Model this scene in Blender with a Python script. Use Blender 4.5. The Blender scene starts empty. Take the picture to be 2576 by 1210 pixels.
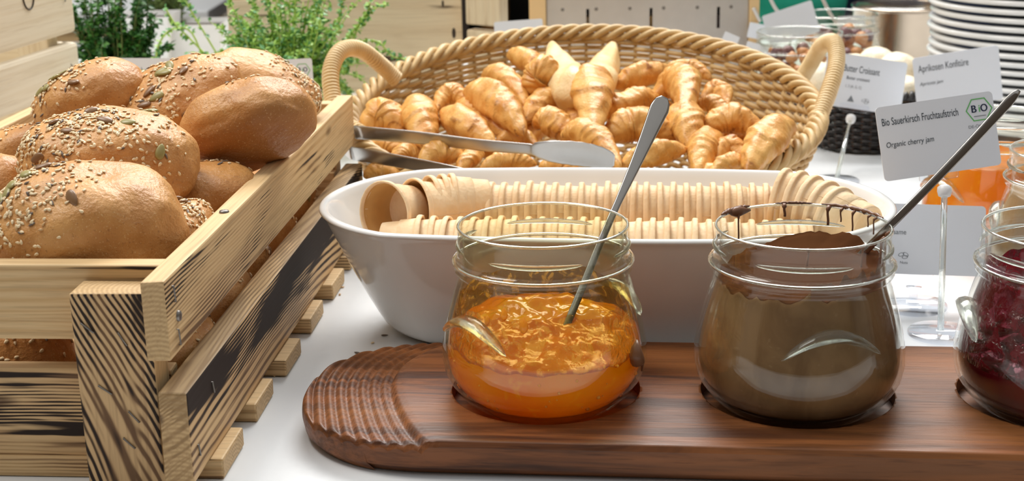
import bpy, bmesh, math, random
from math import sin, cos, pi, radians, sqrt, atan2
from mathutils import Vector, Matrix, noise, Quaternion

S = bpy.context.scene
COL = S.collection
V = Vector

# ------------------------------------------------------------------ camera
CAM_LOC = V((0, 0, .335))
FPX = 3600.0
_p, _r = radians(16), .02
_R0, _U0, FW = V((1, 0, 0)), V((0, sin(_p), cos(_p))), V((0, cos(_p), -sin(_p)))
RV = _R0 * cos(_r) - _U0 * sin(_r)
UV = _R0 * sin(_r) + _U0 * cos(_r)
cam = bpy.data.cameras.new('camera')
cam.sensor_width = 36
cam.lens = FPX / 2576 * 36
cam.clip_start = .02
cam.dof.use_dof = True
cam.dof.focus_distance = .86
cam.dof.aperture_fstop = 15
co = bpy.data.objects.new('camera', cam)
COL.objects.link(co)
co.matrix_world = Matrix.Translation(CAM_LOC) @ Matrix((RV, UV, -FW)).transposed().to_4x4()
S.camera = co


def ray(px, py):
    return FW + RV * ((px - 1288) / FPX) - UV * ((py - 605) / FPX)


def atY(px, py, y):
    d = ray(px, py)
    return CAM_LOC + d * (y / d.y)


def atZ(px, py, z):
    d = ray(px, py)
    return CAM_LOC + d * ((z - CAM_LOC.z) / d.z)


# ------------------------------------------------------------------ light
S.view_settings.view_transform = 'Standard'
S.view_settings.look = 'None'
S.view_settings.gamma = 1
S.view_settings.use_curve_mapping = False
S.view_settings.exposure = .42
w = bpy.data.worlds.new('world')
S.world = w
w.use_nodes = True
w.node_tree.nodes['Background'].inputs[0].default_value = (.93, .97, 1.0, 1)
w.node_tree.nodes['Background'].inputs[1].default_value = .55


def area(name, loc, target, sx, sy, power, col):
    l = bpy.data.lights.new(name, 'AREA')
    l.shape = 'RECTANGLE'
    l.size, l.size_y, l.energy, l.color = sx, sy, power, col
    o = bpy.data.objects.new(name, l)
    o.location = loc
    o.rotation_euler = (V(target) - V(loc)).to_track_quat('-Z', 'Y').to_euler()
    COL.objects.link(o)
    return o


area('window_light', (.3, 3.0, 2.2), (.05, .9, .05), 1.9, 1.2, 76, (1, .985, .96))
area('ceiling_light', (-1.0, 1.1, 2.0), (0, .9, .05), .7, .9, 20, (1, .95, .88))


# ------------------------------------------------------------------ nodes
class NT:
    def __init__(s, name):
        s.m = bpy.data.materials.new(name)
        s.m.use_nodes = True
        s.t = s.m.node_tree
        s.t.nodes.clear()
        s.out = s.t.nodes.new('ShaderNodeOutputMaterial')

    def n(s, typ, ins=None, **kw):
        nd = s.t.nodes.new(typ)
        for k, v in kw.items():
            setattr(nd, k, v)
        for k, v in (ins or {}).items():
            s.set(nd.inputs[k], v)
        return nd

    def set(s, sock, v):
        if isinstance(v, bpy.types.NodeSocket):
            s.t.links.new(v, sock)
        elif isinstance(v, bpy.types.Node):
            s.t.links.new(v.outputs[0], sock)
        else:
            if sock.type == 'RGBA' and len(v) == 3:
                v = (*v, 1)
            sock.default_value = v

    def math(s, op, a, b=0.0, c=0.0, clamp=False):
        nd = s.n('ShaderNodeMath', operation=op, use_clamp=clamp)
        s.set(nd.inputs[0], a); s.set(nd.inputs[1], b); s.set(nd.inputs[2], c)
        return nd.outputs[0]

    def mix(s, f, a, b, typ='RGBA', blend='MIX'):
        nd = s.n('ShaderNodeMix', data_type=typ)
        if typ == 'RGBA':
            nd.blend_type = blend
            s.set(nd.inputs[0], f); s.set(nd.inputs[6], a); s.set(nd.inputs[7], b)
            return nd.outputs[2]
        s.set(nd.inputs[0], f); s.set(nd.inputs[2], a); s.set(nd.inputs[3], b)
        return nd.outputs[0]

    def coord(s, scale=(1, 1, 1), kind='Object', off=None):
        tc = s.n('ShaderNodeTexCoord')
        src = tc.outputs[kind]
        if off is not None:
            va = s.n('ShaderNodeVectorMath', operation='ADD')
            s.set(va.inputs[0], src); s.set(va.inputs[1], off)
            src = va.outputs[0]
        mp = s.n('ShaderNodeMapping')
        s.set(mp.inputs[0], src)
        mp.inputs[3].default_value = scale
        return mp.outputs[0]

    def noise(s, vec, scale, detail=3, rough=.5, dist=0):
        nd = s.n('ShaderNodeTexNoise', {'Scale': scale, 'Detail': detail, 'Roughness': rough, 'Distortion': dist})
        s.set(nd.inputs['Vector'], vec)
        return nd.outputs[0]

    def vor(s, vec, scale, feature='F1'):
        nd = s.n('ShaderNodeTexVoronoi', {'Scale': scale}, feature=feature)
        s.set(nd.inputs['Vector'], vec)
        return nd.outputs[0]

    def fres(s, ior, nr=None):
        """same reflectance on both sides of a wall"""
        bf = s.n('ShaderNodeNewGeometry').outputs['Backfacing']
        fr = s.n('ShaderNodeFresnel')
        s.set(fr.inputs['IOR'], s.mix(bf, ior, 1 / ior, 'FLOAT'))
        if nr: s.set(fr.inputs['Normal'], nr)
        return fr.outputs[0]

    def step(s, v, a, b, lo=0.0, hi=1.0):
        nd = s.n('ShaderNodeMapRange', {'From Min': a, 'From Max': b, 'To Min': lo, 'To Max': hi}, interpolation_type='SMOOTHSTEP')
        s.set(nd.inputs[0], v)
        return nd.outputs[0]

    def bump(s, h, strength, dist):
        nd = s.n('ShaderNodeBump', {'Strength': strength, 'Distance': dist})
        s.set(nd.inputs['Height'], h)
        return nd.outputs[0]

    def bsdf(s, **k):
        names = dict(color='Base Color', rough='Roughness', metal='Metallic', normal='Normal', trans='Transmission Weight',
                     ior='IOR', spec='Specular IOR Level', sss='Subsurface Weight', coat='Coat Weight', coatr='Coat Roughness',
                     alpha='Alpha', sheen='Sheen Weight')
        nd = s.n('ShaderNodeBsdfPrincipled')
        for a, v in k.items():
            if a == 'sssr':
                nd.inputs['Subsurface Radius'].default_value = v
            elif a == 'ssss':
                nd.inputs['Subsurface Scale'].default_value = v
            else:
                s.set(nd.inputs[names[a]], v)
        return nd

    def done(s, shader):
        s.set(s.out.inputs[0], shader)
        return s.m


MATS = {}


def plain(name, color, rough=.5, metal=0, spec=.5, coat=0, bump=0, bscale=200, var=.02):
    if name in MATS:
        return MATS[name]
    t = NT(name)
    c = t.coord()
    nz = t.noise(c, bscale * .3, 3)
    col = t.mix(t.step(nz, .3, .7), [x * (1 - var) for x in color], [min(1, x * (1 + var)) for x in color])
    kw = dict(color=col, rough=rough, metal=metal, spec=spec, coat=coat)
    if bump:
        kw['normal'] = t.bump(t.noise(c, bscale, 3), bump, .0005)
    MATS[name] = t.done(t.bsdf(**kw))
    return MATS[name]


# ------------------------------------------------------------------ mesh helpers
def link(name, me, mat, parent=None, world=False, smooth=True):
    if mat is not None and not me.materials:
        me.materials.append(mat)
    o = bpy.data.objects.new(name, me)
    COL.objects.link(o)
    if smooth:
        for p in me.polygons:
            p.use_smooth = True
    if parent is not None:
        o.parent = parent
        if world:
            me.transform(wm(parent).inverted())
    return o


def wm(o):
    m = Matrix.LocRotScale(o.location, o.rotation_euler.to_quaternion() if o.rotation_mode != 'QUATERNION' else o.rotation_quaternion, o.scale)
    return (wm(o.parent) @ m) if o.parent else m


def mesh(name, vs, fs, mat, parent=None, world=False, smooth=True):
    me = bpy.data.meshes.new(name)
    me.from_pydata([tuple(v) for v in vs], [], fs)
    me.update()
    return link(name, me, mat, parent, world, smooth)


def bmobj(name, bm, mat, parent=None, world=False, smooth=True):
    me = bpy.data.meshes.new(name)
    bm.to_mesh(me)
    bm.free()
    return link(name, me, mat, parent, world, smooth)


def thing(name, label, cat, loc=(0, 0, 0), rot=(0, 0, 0), group=None):
    o = bpy.data.objects.new(name, None)
    COL.objects.link(o)
    o.empty_display_size = .02
    o.location = loc
    o.rotation_euler = rot
    return tag(o, label, cat, group)


def tag(o, label=None, cat=None, group=None, kind=None):
    if label: o['label'] = label
    if cat: o['category'] = cat
    if group: o['group'] = group
    if kind: o['kind'] = kind
    return o


def boxbm(sx, sy, sz, bev=0, seg=2, jit=0, rnd=None, c=(0, 0, 0)):
    bm = bmesh.new()
    bmesh.ops.create_cube(bm, size=1)
    for v in bm.verts:
        v.co = V((v.co.x * sx + c[0], v.co.y * sy + c[1], v.co.z * sz + c[2]))
        if jit:
            v.co += V((rnd.uniform(-jit, jit), rnd.uniform(-jit, jit), rnd.uniform(-jit, jit)))
    if bev:
        bmesh.ops.bevel(bm, geom=list(bm.edges), offset=bev, segments=seg, affect='EDGES', profile=.5)
    return bm


def box(name, size, loc, mat, parent=None, rot=(0, 0, 0), bev=.001, seg=2, smooth=False):
    o = bmobj(name, boxbm(*size, bev, seg), mat, parent, smooth=smooth)
    o.location = loc
    o.rotation_euler = rot
    return o


def lathe_data(prof, seg=64, off=(0, 0, 0), wob=None):
    vs, fs = [], []
    n = len(prof)
    for i, (r, z) in enumerate(prof):
        for k in range(seg):
            a = 2 * pi * k / seg
            rr, zz = (r, z) if wob is None else wob(r, z, a, i)
            vs.append((off[0] + rr * cos(a), off[1] + rr * sin(a), off[2] + zz))
    for i in range(n - 1):
        for k in range(seg):
            k2 = (k + 1) % seg
            fs.append((i * seg + k, i * seg + k2, (i + 1) * seg + k2, (i + 1) * seg + k))
    return vs, fs


def lathe(name, prof, mat, parent=None, seg=64, off=(0, 0, 0), wob=None, cap0=False, cap1=False, smooth=True):
    vs, fs = lathe_data(prof, seg, off, wob)
    if cap0:
        fs.append(tuple(reversed(range(seg))))
    if cap1:
        b = (len(prof) - 1) * seg
        fs.append(tuple(range(b, b + seg)))
    return mesh(name, vs, fs, mat, parent, smooth=smooth)


def tube_data(pts, rad, seg=8, closed=False, base=0, flat=1.0, up=None, caps=True):
    pts = [V(p) for p in pts]
    n = len(pts)
    vs, fs = [], []
    nrm = None
    for i in range(n):
        if closed:
            t = pts[(i + 1) % n] - pts[i - 1]
        else:
            t = pts[min(i + 1, n - 1)] - pts[max(i - 1, 0)]
        t.normalize()
        if up is not None:
            nrm = V(up) - t * t.dot(V(up))
        elif nrm is None:
            nrm = V((0, 0, 1)) if abs(t.z) < .9 else V((1, 0, 0))
            nrm = nrm - t * nrm.dot(t)
        else:
            nrm = nrm - t * nrm.dot(t)
        nrm.normalize()
        bi = t.cross(nrm)
        r = rad[i] if isinstance(rad, (list, tuple)) else rad
        for k in range(seg):
            a = 2 * pi * k / seg
            vs.append(pts[i] + nrm * (r * flat * sin(a)) + bi * (r * cos(a)))
    m = n if closed else n - 1
    for i in range(m):
        j = (i + 1) % n
        for k in range(seg):
            k2 = (k + 1) % seg
            fs.append((base + i * seg + k, base + i * seg + k2, base + j * seg + k2, base + j * seg + k))
    if not closed and caps:
        fs.append(tuple(base + k for k in reversed(range(seg))))
        fs.append(tuple(base + (n - 1) * seg + k for k in range(seg)))
    return vs, fs


def tube(name, pts, rad, mat, parent=None, seg=8, closed=False, world=False, flat=1.0, up=None):
    vs, fs = tube_data(pts, rad, seg, closed, 0, flat, up)
    return mesh(name, vs, fs, mat, parent, world)


class MB:
    def __init__(s):
        s.v, s.f = [], []

    def add(s, vs, fs):
        b = len(s.v)
        s.v += list(vs)
        s.f += [tuple(i + b for i in f) for f in fs]

    def tube(s, pts, rad, seg=6, closed=False, **k):
        vs, fs = tube_data(pts, rad, seg, closed, 0, **k)
        s.add(vs, fs)

    def build(s, name, mat, parent=None, world=False, smooth=True):
        return mesh(name, s.v, s.f, mat, parent, world, smooth)


def bez(ps, n):
    ps = [V(p) for p in ps]
    out = []
    for i in range(n):
        t = i / (n - 1)
        q = list(ps)
        while len(q) > 1:
            q = [q[k].lerp(q[k + 1], t) for k in range(len(q) - 1)]
        out.append(q[0])
    return out


def catmull(ps, n):
    ps = [V(p) for p in ps]
    P = [ps[0] * 2 - ps[1]] + ps + [ps[-1] * 2 - ps[-2]]
    out = []
    m = len(ps) - 1
    for i in range(n):
        t = i / (n - 1) * m
        k = min(int(t), m - 1)
        u = t - k
        a, b, c, d = P[k:k + 4]
        out.append(.5 * ((2 * b) + (c - a) * u + (2 * a - 5 * b + 4 * c - d) * u * u + (3 * b - a - 3 * c + d) * u ** 3))
    return out


def basis(x, z):
    x = V(x).normalized()
    z = V(z)
    z = (z - x * z.dot(x)).normalized()
    y = z.cross(x)
    return Matrix((x, y, z)).transposed()


def copy_tree(o, parent=None):
    c = o.copy()
    COL.objects.link(c)
    if parent is not None:
        c.parent = parent
    for ch in list(o.children):
        copy_tree(ch, c)
    return c


# ------------------------------------------------------------------ materials
def m_wood(name, light, mid, dark, burnc=(.022, .012, .008), freq=150, rough=.55, wamp=.012, knots=True):
    t = NT(name)
    seed = t.n('ShaderNodeAttribute', attribute_type='OBJECT', attribute_name='seed').outputs['Fac']
    burn = t.n('ShaderNodeAttribute', attribute_type='OBJECT', attribute_name='burn').outputs['Fac']
    bend = t.n('ShaderNodeAttribute', attribute_type='OBJECT', attribute_name='bend').outputs['Fac']
    cb = t.n('ShaderNodeCombineXYZ')
    t.set(cb.inputs[0], seed); t.set(cb.inputs[1], t.math('MULTIPLY', seed, .37)); t.set(cb.inputs[2], t.math('MULTIPLY', seed, .71))
    tc = t.n('ShaderNodeTexCoord')
    sep = t.n('ShaderNodeSeparateXYZ')
    t.set(sep.inputs[0], tc.outputs['Object'])
    x, y, z = sep.outputs
    d = t.math('ADD', z, t.math('MULTIPLY', y, .8))
    xb = t.math('MULTIPLY', x, t.math('MULTIPLY', bend, .45))
    xq = t.math('MULTIPLY', t.math('MULTIPLY', x, x), t.math('MULTIPLY', bend, 1.6))
    d = t.math('ADD', d, t.math('ADD', xb, xq))
    nrm_ = t.n('ShaderNodeSeparateXYZ')
    t.set(nrm_.inputs[0], tc.outputs['Normal'])
    face = t.step(t.math('ABSOLUTE', nrm_.outputs[1]), .5, .8)
    endg = t.step(t.math('ABSOLUTE', nrm_.outputs[0]), .6, .85)
    edge = t.n('ShaderNodeAttribute', attribute_type='OBJECT', attribute_name='edgeburn').outputs['Fac']
    face = t.math('MAXIMUM', face, edge)
    cw = t.coord((2.2, 13, 13), off=cb.outputs[0])
    warp = t.math('MULTIPLY', t.math('SUBTRACT', t.noise(cw, 1.5, 2), .5), t.math('ADD', wamp, t.math('MULTIPLY', t.math('ABSOLUTE', bend), .012)))
    c2 = t.coord((14, 60, 60), off=cb.outputs[0])
    warp = t.math('ADD', warp, t.math('MULTIPLY', t.math('SUBTRACT', t.noise(c2, 1.5, 2), .5), .0022))
    dd = t.math('ADD', d, warp)
    fs_ = t.n('ShaderNodeAttribute', attribute_type='OBJECT', attribute_name='fscale').outputs['Fac']
    dd = t.math('MULTIPLY', dd, t.math('ADD', 1.0, fs_))
    rings = t.math('SINE', t.math('MULTIPLY', dd, freq * 6.283))
    rings = t.math('ADD', t.math('MULTIPLY', rings, .5), .5)
    r2 = t.math('ADD', t.math('MULTIPLY', t.math('SINE', t.math('MULTIPLY', dd, freq * 2.7 * 6.283)), .5), .5)
    cf = t.coord((10, 300, 300), off=cb.outputs[0])
    fine = t.noise(cf, 1.5, 4, .6)
    lf_ = t.noise(t.coord((5, 30, 30), off=cb.outputs[0]), 1.3, 2)
    ring = t.math('POWER', t.mix(t.step(lf_, .4, .6), rings, r2, 'FLOAT'), 1.8)
    col = t.mix(t.math('MULTIPLY', ring, t.math('MULTIPLY_ADD', face, .42, .18)), light, mid)
    col = t.mix(t.step(fine, .45, .75, 0, .30), col, dark)
    nb = t.noise(t.coord((6, 26, 26), off=cb.outputs[0]), 1.0, 3, .55, .4)
    bb_ = t.math('MULTIPLY', t.math('SUBTRACT', burn, .5), .46)
    msk = t.math('MULTIPLY', t.step(t.math('ADD', nb, bb_), .42, .66), face)
    brown = t.math('MULTIPLY', msk, t.step(t.math('ADD', ring, t.math('MULTIPLY', t.math('SUBTRACT', nb, .5), .8)), .12, .8), clamp=True)
    col = t.mix(t.math('MULTIPLY', msk, .30), col, (.42, .20, .07))
    col = t.mix(t.math('MULTIPLY', brown, .88), col, dark)
    nb2 = t.noise(t.coord((5, 40, 40), off=cb.outputs[0]), 1.1, 3, .6, .5)
    topb = t.n('ShaderNodeAttribute', attribute_type='OBJECT', attribute_name='topburn').outputs['Fac']
    nb2 = t.math('ADD', nb2, t.math('MULTIPLY', topb, t.math('ADD', z, -.008)))
    blk = t.math('MULTIPLY', t.step(t.math('ADD', t.math('MULTIPLY_ADD', burn, .30, nb2), t.math('MULTIPLY', ring, .16)), .80, .90), face)
    col = t.mix(blk, col, burnc)
    er = t.math('SINE', t.math('MULTIPLY', t.math('ADD', z, t.math('MULTIPLY', t.math('MULTIPLY', y, y), 30.0)), 2400.0))
    col = t.mix(t.math('MULTIPLY', endg, t.math('MULTIPLY_ADD', er, .18, .45)), col, [q * .62 for q in mid])
    if knots:
        kn = t.vor(t.coord((7, 24, 24), off=cb.outputs[0]), 1.0)
        knot = t.step(kn, .13, .05)
        col = t.mix(t.math('MULTIPLY', knot, .8), col, (.09, .045, .02))
    nrm = t.bump(t.math('ADD', t.math('MULTIPLY', ring, .5), fine), .3, .0005)
    return t.done(t.bsdf(color=col, rough=t.mix(blk, rough, .75, 'FLOAT'), normal=nrm, spec=.35))


M_PINE = m_wood('flamed_pine', (.74, .52, .27), (.55, .32, .125), (.105, .045, .016), freq=165)
M_PALE = m_wood('pale_pine', (.80, .71, .55), (.72, .61, .44), (.45, .33, .2), (.12, .07, .04), 60, wamp=.006, knots=False)
M_OLD = m_wood('weathered_pine', (.74, .61, .42), (.66, .51, .33), (.33, .22, .12), (.08, .05, .03), 30, .7, wamp=.02, knots=True)


def m_walnut():
    t = NT('walnut')
    c = t.coord((3.2, 40, 40))
    g = t.noise(c, 2.2, 5, .62, .6)
    f = t.noise(t.coord((30, 420, 420)), 1.3, 3)
    big = t.noise(t.coord((3, 22, 22)), 1.0, 2)
    col = t.mix(t.step(g, .36, .64), (.060, .019, .007), (.23, .078, .024))
    col = t.mix(t.step(big, .35, .7, 0, .6), col, (.32, .12, .034))
    col = t.mix(t.step(f, .55, .8, 0, .55), col, (.05, .018, .008))
    n = t.bump(t.math('ADD', f, t.math('MULTIPLY', g, .3)), .3, .0004)
    return t.done(t.bsdf(color=col, rough=t.step(f, .2, .8, .36, .55), normal=n, spec=.34))


M_WALNUT = m_walnut()


def m_crust(name, lightc, midc, darkc):
    t = NT(name)
    c = t.coord()
    big = t.noise(c, 26, 4, .6)
    sp = t.noise(c, 900, 2, .6)
    sp2 = t.noise(c, 380, 3, .6)
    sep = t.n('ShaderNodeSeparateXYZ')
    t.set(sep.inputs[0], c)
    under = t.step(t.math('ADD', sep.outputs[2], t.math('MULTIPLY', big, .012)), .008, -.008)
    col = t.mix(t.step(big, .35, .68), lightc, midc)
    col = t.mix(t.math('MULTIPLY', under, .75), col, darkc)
    col = t.mix(t.step(sp, .60, .72, 0, .5), col, (.85, .62, .33))
    col = t.mix(t.step(sp2, .60, .74, 0, .6), col, (.30, .12, .035))
    vo = t.vor(c, 420)
    col = t.mix(t.step(vo, .16, .08, 0, .45), col, (.28, .12, .04))
    n = t.bump(t.math('ADD', t.math('MULTIPLY', sp2, .8), t.math('MULTIPLY', t.noise(c, 120, 3), 1.4)), .6, .0014)
    return t.done(t.bsdf(color=col, rough=.42, normal=n, spec=.5, sss=.05, sssr=(1, .5, .2), ssss=.003))


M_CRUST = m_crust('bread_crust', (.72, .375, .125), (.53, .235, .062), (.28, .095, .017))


def m_croissant(name, pale):
    t = NT(name)
    c = t.coord()
    at = t.n('ShaderNodeAttribute', attribute_name='ridge').outputs['Fac']
    oi = t.n('ShaderNodeObjectInfo').outputs['Random']
    big = t.noise(c, 45, 4, .6)
    fine = t.noise(t.coord((1, 1, 1)), 300, 3, .6)
    flake = t.noise(c, 140, 3, .6, 1.5)
    if pale:
        a, b, d = (.90, .70, .38), (.84, .56, .24), (.58, .25, .05)
    else:
        a, b, d = (.82, .45, .125), (.63, .265, .042), (.25, .068, .011)
    col = t.mix(t.step(big, .35, .65), a, b)
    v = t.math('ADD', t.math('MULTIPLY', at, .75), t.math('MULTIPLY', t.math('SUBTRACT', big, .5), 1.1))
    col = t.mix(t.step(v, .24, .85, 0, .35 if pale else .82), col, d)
    col = t.mix(t.step(flake, .55, .72, 0, .35), col, (.88, .57, .21))
    n = t.bump(t.math('ADD', flake, t.math('MULTIPLY', fine, .35)), .55, .0012)
    return t.done(t.bsdf(color=col, rough=.38, normal=n, spec=.45, sss=.1, sssr=(1, .5, .2), ssss=.004))


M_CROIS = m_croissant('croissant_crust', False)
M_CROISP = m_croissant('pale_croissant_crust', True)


def m_wicker(name, a, b, rough=.45):
    t = NT(name)
    c = t.coord()
    f = t.noise(c, 60, 3)
    g = t.noise(c, 900, 2)
    col = t.mix(t.step(f, .3, .7), a, b)
    return t.done(t.bsdf(color=col, rough=rough, normal=t.bump(g, .2, .0004), spec=.4))


M_WICK = m_wicker('wicker', (.74, .53, .26), (.56, .37, .155))
M_WICKD = m_wicker('wicker_stake', (.62, .42, .18), (.50, .33, .14))
M_CANE = m_wicker('cane_wrap', (.84, .64, .36), (.74, .53, .26), .38)
M_BLACKW = m_wicker('black_wicker', (.035, .03, .028), (.015, .013, .012), .35)
M_BROWNW = m_wicker('brown_wicker', (.22, .10, .045), (.12, .05, .025), .4)


def m_porcelain():
    t = NT('white_porcelain')
    c = t.coord()
    col = t.mix(t.step(t.noise(c, 20, 2), .3, .7), (.86, .86, .84), (.90, .90, .885))
    return t.done(t.bsdf(color=col, rough=.12, spec=.5, coat=.3, coatr=.05))


M_PORC = m_porcelain()


def m_table():
    t = NT('white_laminate')
    c = t.coord()
    n = t.noise(c, 300, 2)
    col = t.mix(t.step(t.noise(c, 6, 3), .3, .7), (.80, .825, .84), (.83, .85, .865))
    return t.done(t.bsdf(color=col, rough=t.step(n, .3, .7, .28, .36), spec=.4))


M_TABLE = m_table()


def m_wafer():
    t = NT('wafer')
    c = t.coord()
    f = t.noise(c, 320, 3)
    b = t.noise(c, 60, 3)
    col = t.mix(t.step(b, .3, .7), (.90, .67, .42), (.82, .56, .31))
    col = t.mix(t.step(f, .6, .75, 0, .5), col, (.90, .70, .46))
    v = t.vor(c, 350)
    return t.done(t.bsdf(color=col, rough=.6, normal=t.bump(t.math('ADD', f, v), .25, .0006), spec=.3, sss=.1, sssr=(1, .6, .3), ssss=.003))


M_WAFER = m_wafer()


def m_glass(name, tint, rough=.02, bump=0, bscale=60, ior=1.45, mix=.97):
    """thin walled clear glass: lets light through, mirrors more at grazing angles"""
    t = NT(name)
    c = t.coord()
    nr = t.bump(t.noise(c, bscale, 2), bump, .002) if bump else None
    fr = t.fres(ior, nr)
    tr = t.n('ShaderNodeBsdfTransparent', {'Color': tint})
    gl = t.n('ShaderNodeBsdfGlossy', {'Color': (1, 1, 1), 'Roughness': rough})
    if nr: t.set(gl.inputs['Normal'], nr)
    mx = t.n('ShaderNodeMixShader')
    t.set(mx.inputs[0], t.math('MULTIPLY', fr, mix)); t.set(mx.inputs[1], tr); t.set(mx.inputs[2], gl)
    return t.done(mx)


M_GLASS = m_glass('clear_glass', (.965, .975, .955), .015, .12, 40)
M_ACRYL = m_glass('clear_acrylic', (.95, .96, .98), .03)


def m_thick(name, col):
    t = NT(name)
    gl = t.n('ShaderNodeBsdfGlass', {'Color': col, 'Roughness': .0, 'IOR': 1.45})
    tr = t.n('ShaderNodeBsdfTransparent', {'Color': (.95, .96, .94)})
    mx = t.n('ShaderNodeMixShader', {0: .7})
    t.set(mx.inputs[1], tr); t.set(mx.inputs[2], gl)
    return t.done(mx)


M_THICK0 = m_thick('moulded_glass', (.93, .95, .92))


M_THICK = M_THICK0


def m_jam(name, deep, bright, rough=.12, tw=.5, seedcol=None, bs=90):
    t = NT(name)
    c = t.coord()
    b = t.noise(c, bs, 3, .55, .6)
    sm = t.noise(c, 20, 2)
    sep = t.n('ShaderNodeSeparateXYZ'); t.set(sep.inputs[0], c)
    col = t.mix(t.step(sm, .35, .65), deep, bright)
    if seedcol:
        col = t.mix(t.step(b, .56, .74, 0, .8), col, seedcol)
    nr = t.bump(t.noise(c, bs * 1.5, 3), .35, .0015)
    di = t.n('ShaderNodeBsdfDiffuse', {'Color': col})
    tl = t.n('ShaderNodeBsdfTranslucent', {'Color': col})
    m1 = t.n('ShaderNodeMixShader', {0: tw}); t.set(m1.inputs[1], di); t.set(m1.inputs[2], tl)
    gl = t.n('ShaderNodeBsdfGlossy', {'Roughness': rough}); t.set(gl.inputs['Normal'], nr)
    fr = t.fres(1.4, nr)
    m2 = t.n('ShaderNodeMixShader'); t.set(m2.inputs[0], fr); t.set(m2.inputs[1], m1); t.set(m2.inputs[2], gl)
    return t.done(m2)


M_APRI = m_jam('apricot_jam', (.92, .33, .004), (.98, .47, .008), .1, .55, (1.0, .60, .02))
M_CHERRY = m_jam('cherry_jam', (.10, .003, .008), (.18, .005, .016), .08, .45)
M_CHOC = plain('chocolate_cream', (.19, .085, .042), .35, spec=.3)
M_CHOCT = plain('chocolate_dimmed_top', (.085, .034, .014), .9, spec=0)  # same chocolate, top painted darker to offset the strong light falling on it


def m_choc():
    t = NT('chocolate_against_glass')
    c = t.coord()
    b = t.noise(t.coord((1, 1, .4)), 45, 4, .55, .8)
    s = t.noise(c, 260, 2)
    col = t.mix(t.step(b, .3, .7), (.165, .086, .038), (.25, .142, .068))
    col = t.mix(t.step(s, .66, .76, 0, .3), col, (.32, .20, .11))
    return t.done(t.bsdf(color=col, rough=.7, spec=.03, normal=t.bump(b, .15, .001)))


M_CHOCG = m_choc()


def m_film(name, tint, gloss_rough, bscale, cover, solid, solidc):
    """a sticky coat of jam on the inside of the glass: tinted clear film with thicker lumps"""
    t = NT(name)
    c = t.coord((1, 1, 1))
    b = t.noise(c, bscale, 4, .62, .8)
    h = t.noise(c, bscale * 2.2, 3, .6)
    nr = t.bump(t.math('ADD', b, t.math('MULTIPLY', h, .6)), .9, .004)
    tr = t.n('ShaderNodeBsdfTransparent', {'Color': tint})
    di = t.n('ShaderNodeBsdfTranslucent', {'Color': solidc})
    d2 = t.n('ShaderNodeBsdfDiffuse', {'Color': solidc})
    dm = t.n('ShaderNodeMixShader', {0: .5}); t.set(dm.inputs[1], di); t.set(dm.inputs[2], d2)
    m1 = t.n('ShaderNodeMixShader'); t.set(m1.inputs[0], t.step(b, cover, cover + .14, 0, solid)); t.set(m1.inputs[1], tr); t.set(m1.inputs[2], dm)
    gl = t.n('ShaderNodeBsdfGlossy', {'Roughness': gloss_rough}); t.set(gl.inputs['Normal'], nr)
    fr = t.fres(1.5, nr)
    m2 = t.n('ShaderNodeMixShader'); t.set(m2.inputs[0], fr); t.set(m2.inputs[1], m1); t.set(m2.inputs[2], gl)
    return t.done(m2)


M_APRIFILM = m_film('apricot_smear', (.84, .62, .24), .06, 130, .48, .5, (.90, .50, .09))
M_CHERFILM = m_film('cherry_smear', (.52, .20, .26), .07, 70, .40, .97, (.17, .004, .014))
M_STEEL = plain('brushed_steel', (.66, .65, .63), .24, 1)
M_SPOON = plain('worn_steel', (.33, .30, .27), .18, 1)
M_TONG = plain('tong_steel', (.52, .515, .51), .3, 1)
M_POTS = plain('pot_steel', (.46, .38, .30), .2, 1)
M_CARD = plain('white_card', (.78, .81, .86), .45, spec=.3, var=.003)
M_INK = plain('dark_ink', (.03, .045, .06), .5)
M_GREYINK = plain('grey_ink', (.2, .22, .24), .5)
M_GREEN = plain('green_ink', (.12, .50, .12), .5)
M_NAVY = plain('navy_ink', (.01, .02, .07), .5)
M_KNOB = plain('white_plastic', (.86, .86, .86), .35)
M_SESAME = plain('sesame_hull', (.86, .68, .42), .4, bscale=900)
M_SESAMED = plain('toasted_sesame_hull', (.62, .38, .17), .4, bscale=900)
M_SUNF = plain('grey_seed_kernel', (.17, .13, .10), .4, bscale=1500)
M_PUMP = plain('pumpkin_seed_green', (.34, .29, .10), .35, bscale=900)
M_PUMPB = plain('pumpkin_seed_brown', (.25, .13, .055), .35, bscale=900)
M_LEAFD = plain('dark_leaf', (.035, .135, .025), .4, bscale=200)
M_LEAFM = plain('mid_leaf', (.09, .25, .045), .4, bscale=200)
M_LEAFL = plain('light_leaf', (.33, .55, .10), .45, bscale=200)
M_LEAFT = plain('thyme_leaf', (.13, .36, .12), .45, bscale=200)
M_STEML = plain('light_stem', (.50, .66, .16), .5)
M_STEMD = plain('dark_stem', (.16, .19, .05), .6)
M_OLIVE = plain('olive_leaf', (.17, .25, .07), .6)
M_POT = plain('white_pot', (.80, .81, .81), .5)
M_SOIL = plain('soil', (.05, .035, .025), .9)
M_GREENCLOTH = plain('green_cloth', (.01, .30, .19), .8, bump=.2)
M_NAVYCLOTH = plain('navy_cloth', (.006, .018, .06), .85)
M_MAROON = plain('maroon_cloth', (.035, .008, .012), .85)
M_DARKWOOD = plain('dark_wood', (.03, .018, .012), .5)
M_TAN = plain('tan_wood', (.72, .50, .25), .5)
M_WIREW = plain('pale_wire', (.72, .70, .67), .35, .2)
M_NAIL = plain('staple_steel', (.22, .2, .18), .4, .8)
M_FLOOR = plain('floor_stone', (.35, .33, .31), .5)
M_WALLB = plain('wall_paint', (.42, .37, .31), .8)
M_WALLD = plain('dark_panelling', (.13, .105, .085), .7)

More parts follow.
